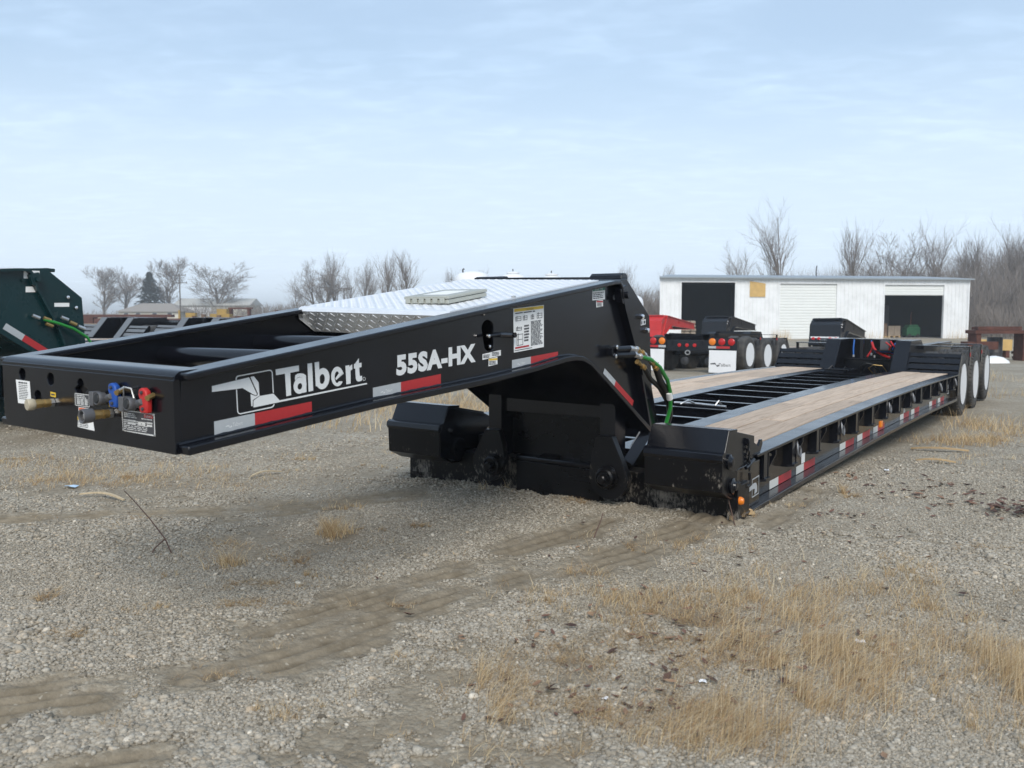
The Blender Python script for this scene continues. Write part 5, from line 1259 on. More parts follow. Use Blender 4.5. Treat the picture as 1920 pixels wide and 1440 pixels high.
AX = [(9.13, 0.224), (10.43, 0.214), (11.78, 0.246)]
_wheel = {}
def wheel_meshes(full):
    if full in _wheel: return _wheel[full]
    Rr, w = 0.455, 0.235
    prof = [(0.292, -w / 2 + .01), (0.33, -w / 2), (0.39, -w / 2 - .004), (0.432, -w / 2 + .012), (0.449, -w / 2 + .035), (Rr, -w / 2 + .06)]
    g = []
    for gx in (-0.062, -0.021, 0.021, 0.062):
        g += [(Rr, gx - .009), (Rr - .012, gx - .006), (Rr - .012, gx + .006), (Rr, gx + .009)]
    prof = prof + (g if full else []) + [(a, -b) for a, b in reversed(prof)]
    n = 56 if full else 28
    t = MB().lathe(prof, (0, 0, 0), (0, 1, 0), n)
    if full:  # shoulder lugs
        for k in range(44):
            a = 2 * math.pi * k / 44
            for sg in (-1, 1):
                q = []
                for da, rr_, yy in ((-0.032, Rr + .004, .085), (0.032, Rr + .004, .085), (0.032, Rr - .008, .114), (-0.032, Rr - .008, .114), (-0.032, Rr - .012, .080), (0.032, Rr - .012, .080), (0.032, Rr - .028, .113), (-0.032, Rr - .028, .113)):
                    q.append((rr_ * math.cos(a + da), sg * yy, rr_ * math.sin(a + da)))
                t.add(q, [(0, 1, 2, 3), (0, 4, 5, 1), (1, 5, 6, 2), (2, 6, 7, 3), (3, 7, 4, 0)])
    tm = t.mesh('tyre', M['tyre'], True)
    rp = [(0.292, -w / 2 - .004), (0.282, -w / 2 + .002), (0.268, -w / 2 + .035), (0.250, -w / 2 + .06), (0.235, -w / 2 + .085), (0.17, -w / 2 + .11), (0.155, -w / 2 + .10), (0.14, -w / 2 + .11), (0.0, -w / 2 + .11)]
    rb = MB().lathe(rp, (0, 0, 0), (0, 1, 0), 40)
    rm = rb.mesh('rim', M['rim'], True)
    h = MB(); h.lathe([(0.075, -w / 2 + .112), (0.075, -w / 2 + .05), (0.06, -w / 2 + .04), (0.0, -w / 2 + .04)], (0, 0, 0), (0, 1, 0), 18)
    for k in range(10):
        a = 2 * math.pi * k / 10
        h.lathe([(0.016, -w / 2 + .11), (0.016, -w / 2 + .085), (0.0, -w / 2 + .082)], (0.118 * math.cos(a), 0, 0.118 * math.sin(a)), (0, 1, 0), 6)
    hm = h.mesh('hub', M['rim'], True)
    _wheel[full] = (tm, rm, hm)
    return _wheel[full]

def bogie(root, P, full=True, RP=None):
    """rear transition ramps, frame, three axles of twin wheels"""
    def lb(x, y, z): return (x, y, z + 0.04 + 0.0114 * (1.295 + y))
    tm, rm, hm = wheel_meshes(full); RP = RP or P
    for s in (-1, 1):
        ys = lambda a, b: (min(s * a, s * b), max(s * a, s * b))
        a, b = ys(0.39, 0.60)
        cpx = MB(); cpx.strip([(UEND - 0.02, 0.355), (8.97, 0.785), (9.06, 0.785)], 0.014, a, b); cpx.xf(lb)
        obj('bridge_plate', cpx, RP, root, bevel=0.003)
        for y in (a, b - 0.012):
            obj('bridge_cheek', MB().prism([(UEND, 0.34), (8.97, 0.77), (9.75, 0.77), (9.95, 0.66), (12.7, 0.66), (12.7, 0.40), (9.2, 0.30)], 'y', y, y + 0.012).xf(lb), P, root)
        obj('frame_top_plate', MB().box(9.06, 9.76, a, b, 0.771, 0.785).xf(lb), P, root, bevel=0.003)
        tp = MB(); tp.strip([(9.75, 0.785), (9.95, 0.675), (12.7, 0.675)], 0.014, a, b); tp.xf(lb); obj('frame_slope_plate', tp, P, root)
        # slatted ramp in front of the wheels
        a, b = ys(0.615, 1.275)
        dirv = Vector((0.23, 0.265)); L_ = dirv.length
        p0 = Vector((UEND + 0.02, 0.355))
        rows = [(0.0, 0.10), (0.19, 0.42), (0.51, 0.74), (0.83, 1.0)]
        for t0, t1 in rows:
            q0 = p0 + dirv * t0; q1 = p0 + dirv * t1
            sl = MB(); sl.strip([(q0.x, q0.y), (q1.x, q1.y)], 0.012, a, b); sl.xf(lb)
            obj('ramp_slat', sl, RP, root, bevel=0.003)
        tk = MB()
        for t in (0.155, 0.47, 0.78):
            for k in range(4):
                yy = a + (b - a) * (k + 0.5) / 4
                q = p0 + dirv * t
                tk.box(q.x - 0.004, q.x + 0.03, yy - 0.05, yy + 0.05, q.y - 0.02, q.y - 0.006)
        tk.xf(lb); obj('slat_ties', tk, P, root)
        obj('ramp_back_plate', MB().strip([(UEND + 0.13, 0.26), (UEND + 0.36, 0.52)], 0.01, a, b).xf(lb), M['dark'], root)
        for y in (a - 0.008, b):
            obj('ramp_cheek', MB().prism([(UEND - 0.0, 0.34), (UEND + 0.26, 0.63), (UEND + 0.29, 0.62), (UEND + 0.29, 0.10), (UEND, 0.05)], 'y', y, y + 0.012).xf(lb), P, root)
        # fender bar and the brackets hanging between the wheels
        a, b = ys(0.62, 1.27)
        for u0 in (9.62, 10.93):
            fb = MB(); fb.strip([(u0, 0.70), (u0 + .16, 0.70)], 0.012, a, b); fb.xf(lb); obj('fender_plate', fb, P, root)
        a2, b2 = ys(1.20, 1.29)
        ln = MB().box(9.62, 12.3, *ys(0.60, 0.66), 0.64, 0.70).xf(lb); obj('fender_rail', ln, P, root)
        for u in (9.74, 11.05):
            br = MB().box(u - 0.06, u + 0.06, *ys(1.268, 1.282), 0.42, 0.70).xf(lb); o = obj('fender_bracket', br, P, root, bevel=0.003)
            rf = MB().box(u - 0.03, u + 0.03, *ys(1.283, 1.287), 0.55, 0.61).xf(lb); obj('side_reflector', rf, M['lampred'], o)
        for (u, z) in AX:
            for v in (1.165, 0.865):
                w = obj('tyre', tm, None, root, loc=(u, s * v, z), )
                if s > 0: w.rotation_euler = (0, random.uniform(0, 6), math.pi)
                else: w.rotation_euler = (0, random.uniform(0, 6), 0)
                if v > 1:
                    obj('rim', rm, None, w); obj('hub', hm, None, w)
    for (u, z) in AX:
        obj('axle', MB().cyl((u, -0.75, z), (u, 0.75, z), 0.065, 12), M['black_low'], root, smooth=True)
    # cross box between the frame beams with air lines in it
    obj('cross_box_back', MB().box(9.62, 9.64, -0.388, 0.388, 0.30, 0.78).xf(lb), P, root)
    obj('cross_shelf', MB().box(9.06, 9.62, -0.388, 0.388, 0.485, 0.50).xf(lb), P, root)
    obj('cross_beam', MB().box(9.16, 9.22, -0.388, 0.388, 0.25, 0.47).xf(lb), P, root, bevel=0.004)
    obj('cross_top_bar', MB().box(9.40, 9.62, -0.388, 0.388, 0.772, 0.786).xf(lb), P, root)
    obj('shelf_plate', MB().box(9.1, 9.62, -0.388, -0.02, 0.62, 0.63).xf(lb), P, root)
    obj('post', MB().box(9.12, 9.17, 0.10, 0.15, 0.49, 0.785).xf(lb), P, root)
    obj('valve_box', MB().box(9.3, 9.5, -0.22, -0.10, 0.63, 0.77).xf(lb), M['castgrey'], root, bevel=0.004)
    if full:
        def hose(nm, pts, r_, m_):
            b = MB().tube(pts, r_, 8); b.xf(lb); obj(nm, b, M[m_], root, smooth=True)
        hose('blue_hose', [(9.14, 0.24, 0.78), (9.12, 0.245, 0.65), (9.12, 0.24, 0.52)], 0.011, 'hoseblue')
        hose('red_hose', [(9.3, 0.02, 0.74), (9.24, -0.02, 0.66), (9.2, -0.08, 0.60), (9.18, -0.18, 0.55), (9.16, -0.28, 0.52)], 0.018, 'hosered')
        hose('red_hose', [(9.35, -0.05, 0.58), (9.25, -0.15, 0.60), (9.3, -0.26, 0.575), (9.3, -0.37, 0.56)], 0.012, 'hosered')
        hose('red_hose', [(9.2, 0.06, 0.52), (9.3, 0.03, 0.60), (9.4, 0.02, 0.70)], 0.012, 'hosered')
        hose('red_hose', [(9.3, -0.25, 0.76), (9.25, -0.30, 0.70), (9.3, -0.35, 0.64)], 0.012, 'hosered')
        hose('red_hose', [(9.2, -0.2, 0.75), (9.22, -0.27, 0.69), (9.25, -0.24, 0.64)], 0.012, 'hosered')
        hose('blue_hose', [(9.2, -0.12, 0.605), (9.25, -0.25, 0.60), (9.3, -0.38, 0.565)], 0.012, 'hoseblue')
        hose('blue_hose', [(9.3, -0.28, 0.64), (9.25, -0.32, 0.72), (9.32, -0.36, 0.77)], 0.010, 'hoseblue')
        hose('blue_hose', [(9.4, 0.05, 0.76), (9.3, 0.0, 0.66), (9.3, -0.04, 0.58)], 0.009, 'hoseblue')
        hose('yellow_line', [(9.1, -0.05, 0.28), (8.95, -0.02, 0.36), (8.9, -0.10, 0.42), (8.92, -0.22, 0.41), (9.05, -0.27, 0.30)], 0.007, 'brass')
        hose('black_line', [(9.1, 0.12, 0.28), (8.95, 0.10, 0.38), (8.9, 0.0, 0.44), (8.92, -0.10, 0.42), (9.08, -0.14, 0.3)], 0.008, 'rubber')
        for p in ((9.12, 0.24, 0.515), (9.2, 0.0, 0.545), (9.18, -0.05, 0.515), (9.17, -0.26, 0.515), (9.3, -0.2, 0.575)):
            b = MB().lathe([(0.017, 0), (0.017, 0.03), (0.01, 0.036), (0, .036)], p, (0, 0, 1), 6).xf(lb); obj('hose_fitting', b, M['steel'], root)
        # sloping tray between the inner rails
        tr = MB(); tr.prism([(-0.06, 0), (0.30, 0), (0.36, 0), (0.02, 0)], 'y', 0, 0) if False else None
        ty = MB(); ty.strip([(7.80, 0.352), (8.60, 0.375)], 0.014, 0.05, 0.384); ty.xf(bent); obj('tool_tray', ty, P, root)
        tb = MB(); tb.tube([(7.9, 0.34, 0.375), (7.9, 0.02, 0.375)], 0.016, 8); tb.tube([(7.86, 0.28, 0.38), (7.9, 0.24, 0.43), (7.95, 0.22, 0.38)], 0.010, 6); tb.tube([(7.86, 0.08, 0.38), (7.9, 0.06, 0.42), (7.95, 0.05, 0.38)], 0.010, 6); tb.xf(bent)
        obj('tray_bar', tb, M['black_low'], root, smooth=True)

def tail_end(root, P):
    """rear of a trailer seen from behind: lamp bar, mud flaps, tow eye"""
    U1 = 12.62
    obj('rear_beam', MB().box(U1 - .1, U1 + .05, -1.27, 1.27, 0.30, 0.58), P, root, bevel=0.01)
    for s in (-1, 1):
        pl = obj('lamp_panel', MB().box(U1 + .05, U1 + .07, min(s * .55, s * 1.28), max(s * .55, s * 1.28), 0.36, 0.64), P, root)
        for k, (v, m_) in enumerate(((0.66, 'amber'), (0.90, 'lampred'), (1.14, 'lampred'))):
            b = MB().lathe([(0.085, 0), (0.085, .02), (0.06, .035), (0, .04)], (U1 + .07, s * v, 0.545), (1, 0, 0), 18); obj('tail_lamp', b, M[m_], pl, smooth=True)
        obj('red_reflector', MB().box(U1 + .071, U1 + .075, min(s * .76, s * 1.1), max(s * .76, s * 1.1), 0.385, 0.44), M['tapered'], pl)
        obj('white_reflector', MB().box(U1 + .071, U1 + .075, min(s * .56, s * .755), max(s * .56, s * .755), 0.385, 0.44), M['tapegrey'], pl)
        a, b = min(s * .59, s * 1.27), max(s * .59, s * 1.27)
        fl = obj('mud_flap', MB().box(U1 + .08, U1 + .088, a, b, -0.20, 0.34), M['white'], root)
        # seen from behind, y runs to the right
        c = (a + b) / 2
        place_words('flap_lettering', 'Talbert', 0.11, M['ink'], fl, (U1 + .091, c - 0.09, -0.045), (0, 1, 0), (0, 0, 1), bold=0.0, fit=0.30)
        mk = [(-0.30, 0.02), (-0.18, 0.04), (-0.14, -0.02), (-0.12, -0.02), (-0.11, 0.0), (-0.09, 0.0), (-0.08, -0.045), (-0.13, -0.055), (-0.17, 0.0), (-0.30, -0.002)]
        obj('flap_emblem', MB().sheet(mk, lambda x, z: (U1 + .091, c + x, z)), M['ink'], fl, fixn=False)
    for v in (-0.2, 0.0, 0.2):
        b = MB().lathe([(0.045, 0), (0.045, .02), (0, .03)], (U1 + .05, v, 0.45), (1, 0, 0), 14); obj('tail_lamp', b, M['lampred'], root, smooth=True)
    ey = MB().tube([(U1 + .08, 0.03 + 0.06 * math.cos(t), 0.27 + 0.05 * math.sin(t)) for t in [2 * math.pi * i / 12 for i in range(13)]], 0.015, 6); obj('tow_eye', ey, M['steel'], root, smooth=True)
    for s in (-1, 1):
        b = MB().lathe([(0.0, -.06), (.1, -.03), (.1, .05), (0, .09)], (U1 - .6, s * 0.32, 0.05), (1, 0, 0), 14); obj('air_chamber', b, M['castgrey'], root, smooth=True)
    for s in (-1, 1):
        st = MB(); st.tube([(9.8, s * .62, .70), (9.8, s * 0.2, .70)], .02, 6); obj('stay_bar', st, P, root)

# --- the trailer of the photograph
main = thing('lowboy_trailer', 'large black lowboy trailer with white side lettering, lowered onto the gravel in front', 'trailer', (0.2964, 6.0495, 0.0), TRZ)
neck(main, M['black'])
neck_decals(main)
front_corner(main, M['black'], -1); front_corner(main, M['black'], 1)
deck(main, M['black'])
bogie(main, M['black'])

# ------------------------------------------------------------------ other trailers in the yard
green = thing('gooseneck_trailer', 'dark green gooseneck standing at the left edge behind the front plate of the black one', 'trailer', (-5.30, 9.6, 0.03), TRZ, 'other trailers')
green.rotation_euler = (0, 0.062, TRZ); green.scale = (1.14, 1.14, 1.14)
neck(green, M['green'], False)
for s in (-1, 1): front_corner(green, M['green'], s, False)
obj('front_beam', MB().box(0.0, 0.16, -1.293, 1.293, -0.06, 0.215).xf(bent), M['green'], green)
Tg = lambda a, b, e=0.001: necked(a, -0.55 - e, b)
d_ = Vector((0.40, 0, -0.232)).normalized()
reflect_tape(green, (-0.43, -0.55, 0.90), d_, (-d_.z, 0, d_.x), wl_=0.19, rl=0.26, tf=necked, logo=False, h=0.058)
for c4, mm in (((-0.26, -0.12, 1.35, 1.42), 'label'), ((-0.24, -0.13, 1.23, 1.28), 'label'), ((-0.62, -0.52, 1.25, 1.38), 'label'), ((0.02, 0.16, 1.12, 1.155), 'label')):
    st = sticker(green, [Tg(c4[0], c4[2]), Tg(c4[1], c4[2] + .01), Tg(c4[1], c4[3] + .01), Tg(c4[0], c4[3])], M[mm])
    if c4[2] == 1.35: obj('yellow_band', bars([(c4[0] + .004, c4[1] - .004, 1.385, 1.40)], lambda a, b: Tg(a, b, .0016)), M['yellow'], st, fixn=False)
gh = MB().tube([(-0.10, -0.60, 1.0), (0.02, -0.64, 0.97), (0.15, -0.65, 0.93), (0.28, -0.65, 0.86), (0.36, -0.64, 0.76), (0.38, -0.60, 0.62), (0.36, -0.57, 0.5)], .013, 8); obj('green_hose', gh, M['hosegreen'], green, smooth=True)
for k, (x, z) in enumerate(((-0.2, 1.03), (-0.1, 1.015), (-0.02, 0.985), (-0.08, 0.965), (0.06, 1.03), (0.14, 0.99), (0.22, 0.955))):
    b = MB().tube([(x, -0.60, z), (x + .06, -0.61, z - .022)], .017, 8); obj('hose_fitting', b, M['brass' if k % 2 else 'steel'], green, smooth=True)
pl = MB().add([(0.12, -0.575, 0.50), (0.30, -0.575, 0.50), (0.30, -0.575, 0.72), (0.24, -0.575, 0.80)], [(0, 1, 2, 3)]); obj('hose_guard', pl, M['castgrey'], green)

rearD = thing('lowboy_trailer', 'black trailer with grey slatted ramps, nearest the green gooseneck', 'trailer', (-13.75, 12.55, 0.30), TRZ, 'other trailers')
deck(rearD, M['black'], False); bogie(rearD, M['black'], False, M['greyramp'])
rearE = copy_tree(rearD); rearE.location = (-11.35, 10.93, 0.30)
rearE['label'] = 'black trailer with grey slatted ramps, seen just over the black gooseneck rail'

trB = thing('lowboy_trailer', 'black lowboy trailer seen from behind with white mud flaps and red tail lamps', 'trailer', (11.40, 32.67, -0.42), TRZ + math.pi, 'other trailers')
trB.rotation_euler = (0, R(-1.9), TRZ + math.pi)
neck(trB, M['black'], False); deck(trB, M['black'], False); bogie(trB, M['black'], False); tail_end(trB, M['black'])
lb_ = obj('lamp_board', MB().box(0.30, 0.32, -0.50, 0.50, 0.62, 0.80), M['white'], trB)
for v in (-0.40, -0.20, 0.20, 0.40):
    b = MB().lathe([(0.062, 0), (0.062, .02), (0.03, .03), (0, .032)], (0.32, v, 0.72), (1, 0, 0), 16); obj('lamp', b, M['lampred'], lb_, smooth=True)
obj('board_bracket', MB().box(0.32, 0.34, -0.06, 0.05, 0.60, 0.72), M['ink'], lb_)
trC = thing('gooseneck_trailer', 'black gooseneck standing before the left open bay of the white building', 'trailer', (8.84, 39.0, -0.36), TRZ + math.pi, 'other trailers')
neck(trC, M['black'], False); deck(trC, M['black'], False)
trR = thing('gooseneck_trailer', 'red gooseneck standing beside the left corner of the white building', 'trailer', (6.28, 40.2, -0.33), TRZ + math.pi, 'other trailers')
neck(trR, M['red'], False); deck(trR, M['red'], False)

# ------------------------------------------------------------------ the white shop building
M['siding'] = mat('white ribbed siding', (0.80, 0.815, 0.82), 0.45, var=0.05, vscale=0.8, dust=((0.42, 0.42, 0.40), 0.9, 0.45, 0.9, 0.55))
M['roof'] = mat('grey metal roof', (0.30, 0.34, 0.37), 0.5, 0.2, var=0.08, vscale=1.0)
M['rolldoor'] = mat('off white roll door', (0.76, 0.78, 0.76), 0.45, var=0.03, vscale=1.5)
M['tan'] = mat('tan plywood', (0.55, 0.36, 0.13), 0.7, var=0.12, vscale=3)
M['carton'] = mat('brown cartons', (0.15, 0.095, 0.06), 0.8, var=0.2, vscale=2)
M['sack'] = mat('pale sacks', (0.27, 0.22, 0.17), 0.9, var=0.2, vscale=3)
M['machine'] = mat('green machine paint', (0.015, 0.10, 0.04), 0.5, var=0.2, vscale=3)
L = 23.4; DEP = 11.0; EV = 4.33; RIDGE = 4.72
BZ = -0.62
shop = thing('shop_building', 'long white metal shop with three vehicle bays and a low grey roof', 'building', (10.16, 62.0, BZ), R(9.6))
OPEN = [(1.5, 5.4, 0.0, 3.96), (8.74, 13.03, 0.0, 3.90), (16.72, 21.41, 0.0, 3.86)]
pts = [(0, 0)]
for a, b, z0, z1 in OPEN: pts += [(a, 0), (a, z1), (b, z1), (b, 0)]
pts += [(L, 0), (L, EV), (0, EV)]
obj('wall', MB().prism(pts, 'y', 0.0, 0.12), M['siding'], shop)
obj('wall', MB().prism([(0.0, 0), (DEP, 0), (DEP, EV), (DEP / 2, RIDGE - .1), (0.0, EV)], 'x', 0.0, 0.12).xf(lambda x, y, z: (x, y + .12, z)), M['siding'], shop)
obj('wall', MB().prism([(0.0, 0), (DEP, 0), (DEP, EV), (DEP / 2, RIDGE - .1), (0.0, EV)], 'x', L - .12, L).xf(lambda x, y, z: (x, y + .12, z)), M['siding'], shop)
obj('wall', MB().box(.12, L - .12, DEP, DEP + .12, 0, EV), M['siding'], shop)
rib = MB(); x = 0.15
while x < L:
    z0 = 0.02
    for a, b, _, z1 in OPEN:
        if a - .05 < x < b + .05: z0 = z1 + .1
    rib.box(x - .03, x + .03, -0.035, 0.0, z0, EV - .02); x += 0.30
rb = obj('wall_ribs', rib, M['siding'], shop); rb['kind'] = 'stuff'
tr = MB().box(-.06, L + .06, -0.06, -0.036, EV - .16, EV); obj('eave_trim', tr, M['siding'], shop)
for xx_ in (-.05, L - .08): obj('corner_trim', MB().box(xx_, xx_ + .13, -0.05, -0.036, 0, EV - .17), M['siding'], shop)
rf = MB(); o_ = 0.35
rf.add([(-.2, -o_, EV), (L + .2, -o_, EV), (L - .3, DEP / 2, RIDGE), (.6, DEP / 2, RIDGE), (-.2, DEP + o_, EV), (L + .2, DEP + o_, EV),
        (-.2, -o_, EV - .09), (L + .2, -o_, EV - .09), (-.2, DEP + o_, EV - .09), (L + .2, DEP + o_, EV - .09)],
       [(0, 1, 2, 3), (3, 2, 5, 4), (0, 3, 4), (1, 5, 2), (0, 6, 7, 1), (4, 5, 9, 8), (0, 4, 8, 6), (1, 7, 9, 5), (6, 8, 9, 7)])
roof = obj('roof', rf, M['roof'], shop)
vp = MB().tube([(13.0, 4.2, 4.6), (13.0, 4.2, 5.1), (13.05, 4.2, 5.4)], .05, 8); obj('vent_pipe', vp, M['ink'], roof, smooth=True)
for i, (a, b, z0, z1) in enumerate(OPEN):
    fr = MB(); fr.box(a - .10, a, -0.05, -0.036 + .2, 0, z1 + .10); fr.box(b, b + .10, -0.05, .16, 0, z1 + .10); fr.box(a, b, -0.05, .16, z1, z1 + .10)
    obj('door_frame', fr, M['siding'], shop)
    lo_ = [None, 0.0, 3.12][i]
    if lo_ is not None:
        dm = MB(); z = lo_
        while z < z1 - .02:
            zz_ = min(z1, z + 0.20)
            dm.add([(a, .10, z), (b, .10, z), (b, .07, z + .05), (a, .07, z + .05), (b, .07, zz_ - .02), (a, .07, zz_ - .02), (b, .10, zz_), (a, .10, zz_)], [(0, 1, 2, 3), (3, 2, 4, 5), (5, 4, 6, 7)])
            z = zz_
        obj('roll_door', dm, M['rolldoor'], shop)
bd_ = MB().prism([(6.47, 2.98), (7.62, 2.98), (7.62, 3.90), (6.47, 4.06)], 'y', -0.075, -0.04); obj('plywood_patch', bd_, M['tan'], shop)
obj('floor', MB().box(.12, L - .12, .12, DEP, -.02, .02), M['concrete'], shop)
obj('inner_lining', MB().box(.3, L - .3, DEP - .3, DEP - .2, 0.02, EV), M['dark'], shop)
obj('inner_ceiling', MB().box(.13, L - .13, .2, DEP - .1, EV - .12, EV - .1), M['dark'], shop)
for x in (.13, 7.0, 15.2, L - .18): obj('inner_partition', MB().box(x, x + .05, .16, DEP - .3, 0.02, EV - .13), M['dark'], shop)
def in_shop(x, y): return shop.matrix_basis @ Vector((x, y, 0.02))
def pallet(x, y, w, h, m_, label):
    p = in_shop(x, y); t = thing('carton_pallet', label, 'pallet', p, R(9.6), 'pallets in the shop')
    pb = MB()
    for k in range(3): pb.box(-w / 2 + k * w * .43, -w / 2 + k * w * .43 + w * .14, -.5, .5, 0, .10)
    pb.box(-w / 2, w / 2, -.5, .5, .10, .13); obj('pallet', pb, M['wood'], t)
    nx = max(2, int(w / .55)); nz = max(1, int(h / .45))
    for i in range(nx):
        for k in range(nz):
            obj('carton', MB().box(-w / 2 + w * i / nx + .01, -w / 2 + w * (i + 1) / nx - .01, -.48, .48, .135 + h * k / nz, .135 + h * (k + 1) / nz - .015), m_, t)
pallet(17.7, 2.6, 1.3, 0.95, M['carton'], 'brown carton stack just inside the right bay, left one')
pallet(19.2, 3.0, 1.0, 0.75, M['sack'], 'pale carton stack inside the right bay, between brown stack and machine')
t = thing('green_machine', 'small green machine standing inside the right open bay', 'machine', in_shop(20.75, 2.8), R(9.6))
obj('body', MB().box(-.55, .55, -.35, .35, .12, .75), M['machine'], t, bevel=.05)
obj('hood', MB().prism([(-.45, .75), (-.3, .95), (.35, .95), (.5, .75)], 'y', -.3, .3), M['machine'], t)
for xx_ in (-.35, .35):
    for yy_ in (-.32, .32): obj('wheel', MB().cyl((xx_, yy_ - .05, .14), (xx_, yy_ + .05, .14), .14, 14), M['rubber'], t)
obj('exhaust_stack', MB().tube([(-.05, 0, .95), (-.05, 0, 1.7), (.02, 0, 1.9)], .04, 8), M['rust'], t)
t = thing('tall_cabinet', 'dim grey cabinet at the back of the right bay', 'cabinet', in_shop(19.4, 5.4), R(9.6))
obj('carcass', MB().box(-.9, .9, -.4, .4, 0, 2.4), M['castgrey'], t, bevel=.03); obj('cabinet_door', MB().box(-.86, -.02, -.43, -.402, .1, 2.3), M['castgrey'], t); obj('cabinet_door', MB().box(.02, .86, -.43, -.402, .1, 2.3), M['castgrey'], t)
t = thing('sack_pallet', 'pile of pale sacks just inside the left open bay', 'sacks', in_shop(2.2, .9), R(9.6))
r = random.Random(4)
for k in range(5):
    for i in range(3):
        sb = MB().box(-.65 + i * .43, -.65 + i * .43 + .41, -.4, .4, .02 + k * .26, .02 + k * .26 + .24)
        sb.xf(lambda x, y, z, q=r.uniform(-.06, .06): (x + q, y + q, z)); obj('sack', sb, M['sack'], t, bevel=.09)
for ch in shop.children_recursive:       # the end wall is not square to the front
    if ch.type == 'MESH':
        for v_ in ch.data.vertices:
            if v_.co.y > 0: v_.co.x += 0.36 * v_.co.y * (1 - v_.co.x / L)
wd = MB(); n_ = 260
for k in range(n_):
    x = r.choice([r.uniform(8.0, 9.2), r.uniform(13.0, 16.7), r.uniform(21.4, 23.6)]); y = r.uniform(-1.2, -.15); h = r.uniform(.3, 1.0); a = r.uniform(-.3, .3)
    wd.add([(x, y, 0), (x + .02, y, 0), (x + a * h, y, h)], [(0, 1, 2)])
wd.xf(lambda x, y, z: tuple(shop.matrix_basis @ Vector((x, y, z))))
tag(obj('tall_weeds', wd, M['bark']), 'dry weeds growing along the foot of the white building', 'weeds', kind='stuff')

# ------------------------------------------------------------------ white tanks showing over the gooseneck
def tank(x, y, rr, zt_, label, hatch, knob=False):
    t = thing('storage_tank', label, 'tank', (x, y, gz(x, y)), 0, 'white storage tanks'); h = zt_ - gz(x, y)
    pr = [(rr, 0.0), (rr, h - rr * .55), (rr * .96, h - rr * .33), (rr * .8, h - rr * .14), (rr * .5, h - rr * .04), (0.22, h)] + ([(0, h)] if not hatch else [(0.22, h), (0, h)])
    obj('shell', MB().lathe(pr, (0, 0, 0), (0, 0, 1), 32), M['white'], t, smooth=True)
    for k in range(3): obj('band', MB().lathe([(rr + .012, 0), (rr + .012, .06), (rr + .001, .07)], (0, 0, .4 + k * (h - 1) / 3), (0, 0, 1), 32), M['white'], t, smooth=True)
    if hatch:
        l_ = obj('hatch', MB().lathe([(.26, 0), (.30, .03), (.30, .07), (.1, .12), (0, .12)], (0, 0, h - .01), (0, 0, 1), 20), M['white'], t, smooth=True)
        obj('hatch_pin', MB().cyl((0, 0, h + .1), (0, 0, h + .22), .025, 8), M['ink'], l_)
    if knob: obj('valve', MB().tube([(-rr * .5, -.3, h - .12), (-rr * .5, -.3, h + .06), (-rr * .42, -.3, h + .1)], .035, 8), M['ink'], t)
tank(-1.75, 40, 0.80, 3.07, 'white domed tank with a small dark valve, left one of the row', False, True)
tank(-0.85, 43, 0.80, 2.98, 'low white domed tank half hidden beside the valve tank', False)
tank(0.04, 41, 0.62, 3.00, 'white tank with a round hatch in the middle of the row', True)
tank(0.98, 43, 0.60, 2.88, 'lowest white tank of the row, between the two hatches', False)
tank(1.78, 41, 0.52, 2.92, 'small white tank with a round hatch at the right end of the row', True)
tank(5.42, 42.5, 0.75, 2.1, 'white domed tank behind the rear edge of the black gooseneck', False)

# ------------------------------------------------------------------ rusty steel at the right and the bank behind
M['hillside'] = mat('brushy bank', (0.16, 0.13, 0.10), 0.95, var=0.35, vscale=0.6, bump=0.3, bscale=4, dust=((0.27, 0.245, 0.215), .35, .5, .62, .8))
t = thing('steel_rack', 'rusty steel beam rack standing on the yard right of the white building', 'rack', (18.75, 34.8, gz(18.75, 34.8)), R(4))
for x in (-.95, .92): obj('post', MB().box(x - .09, x + .09, -.3, .3, 0, 1.06), M['rust'], t)
obj('top_beam', MB().box(-1.12, 1.12, -.35, .35, 1.06, 1.19), M['rust'], t)
obj('loose_beam', MB().box(-1.0, 0.75, -.3, -.05, 1.20, 1.33), M['rust'], t)
obj('loose_beam', MB().box(-.9, 0.6, .05, .3, 1.20, 1.31), M['rust'], t)
obj('loose_beam', MB().box(-.8, -.1, -.2, .2, .45, .75), M['rust'], t)
obj('low_shelf', MB().box(-1.35, -.95, -.25, .25, .35, .75), M['rust'], t)
t = thing('steel_drum', 'dark drum standing under the rusty beam rack', 'drum', (18.95, 35.4, gz(18.95, 35.4)))
obj('shell', MB().lathe([(.28, 0), (.28, .3), (.295, .31), (.28, .33), (.28, .6), (.295, .61), (.28, .63), (.28, .9), (.26, .9), (.26, .88), (0, .88)], (0, 0, 0), (0, 0, 1), 20), M['ink'], t, smooth=True)
sh = MB().lathe([(.65, 0), (.6, .13), (.42, .24), (.2, .29), (0, .30)], (0, 0, 0), (0, 0, 1), 18); sh.v = [(x * 1.1, y * .8, z * (1 + .12 * math.sin(5 * x))) for x, y, z in sh.v]
o = obj('covered_heap', sh, M['label'], None, smooth=True, loc=(17.3, 32.6, gz(17.3, 32.6) - .05)); tag(o, 'white covered heap lying on the yard below the rusty rack', 'heap')
t = thing('scrap_heap', 'reddish scrap steel lying at the far right of the rack', 'scrap metal', (20.1, 35.2, gz(20.1, 35.2)), R(-10))
for a, b in (((-.5, 0, .1), (.6, .1, .5)), ((-.4, .2, .5), (.7, .1, .2)), ((-.5, .1, .3), (.6, .2, .35)), ((.0, 0, 0), (.05, .1, .7))): obj('bar', MB().tube([a, b], .06, 6), M['rust'], t)
t = thing('low_trestle', 'yellowed low frame behind the right leg of the rusty rack', 'frame', (20.0, 37.5, gz(20.0, 37.5)))
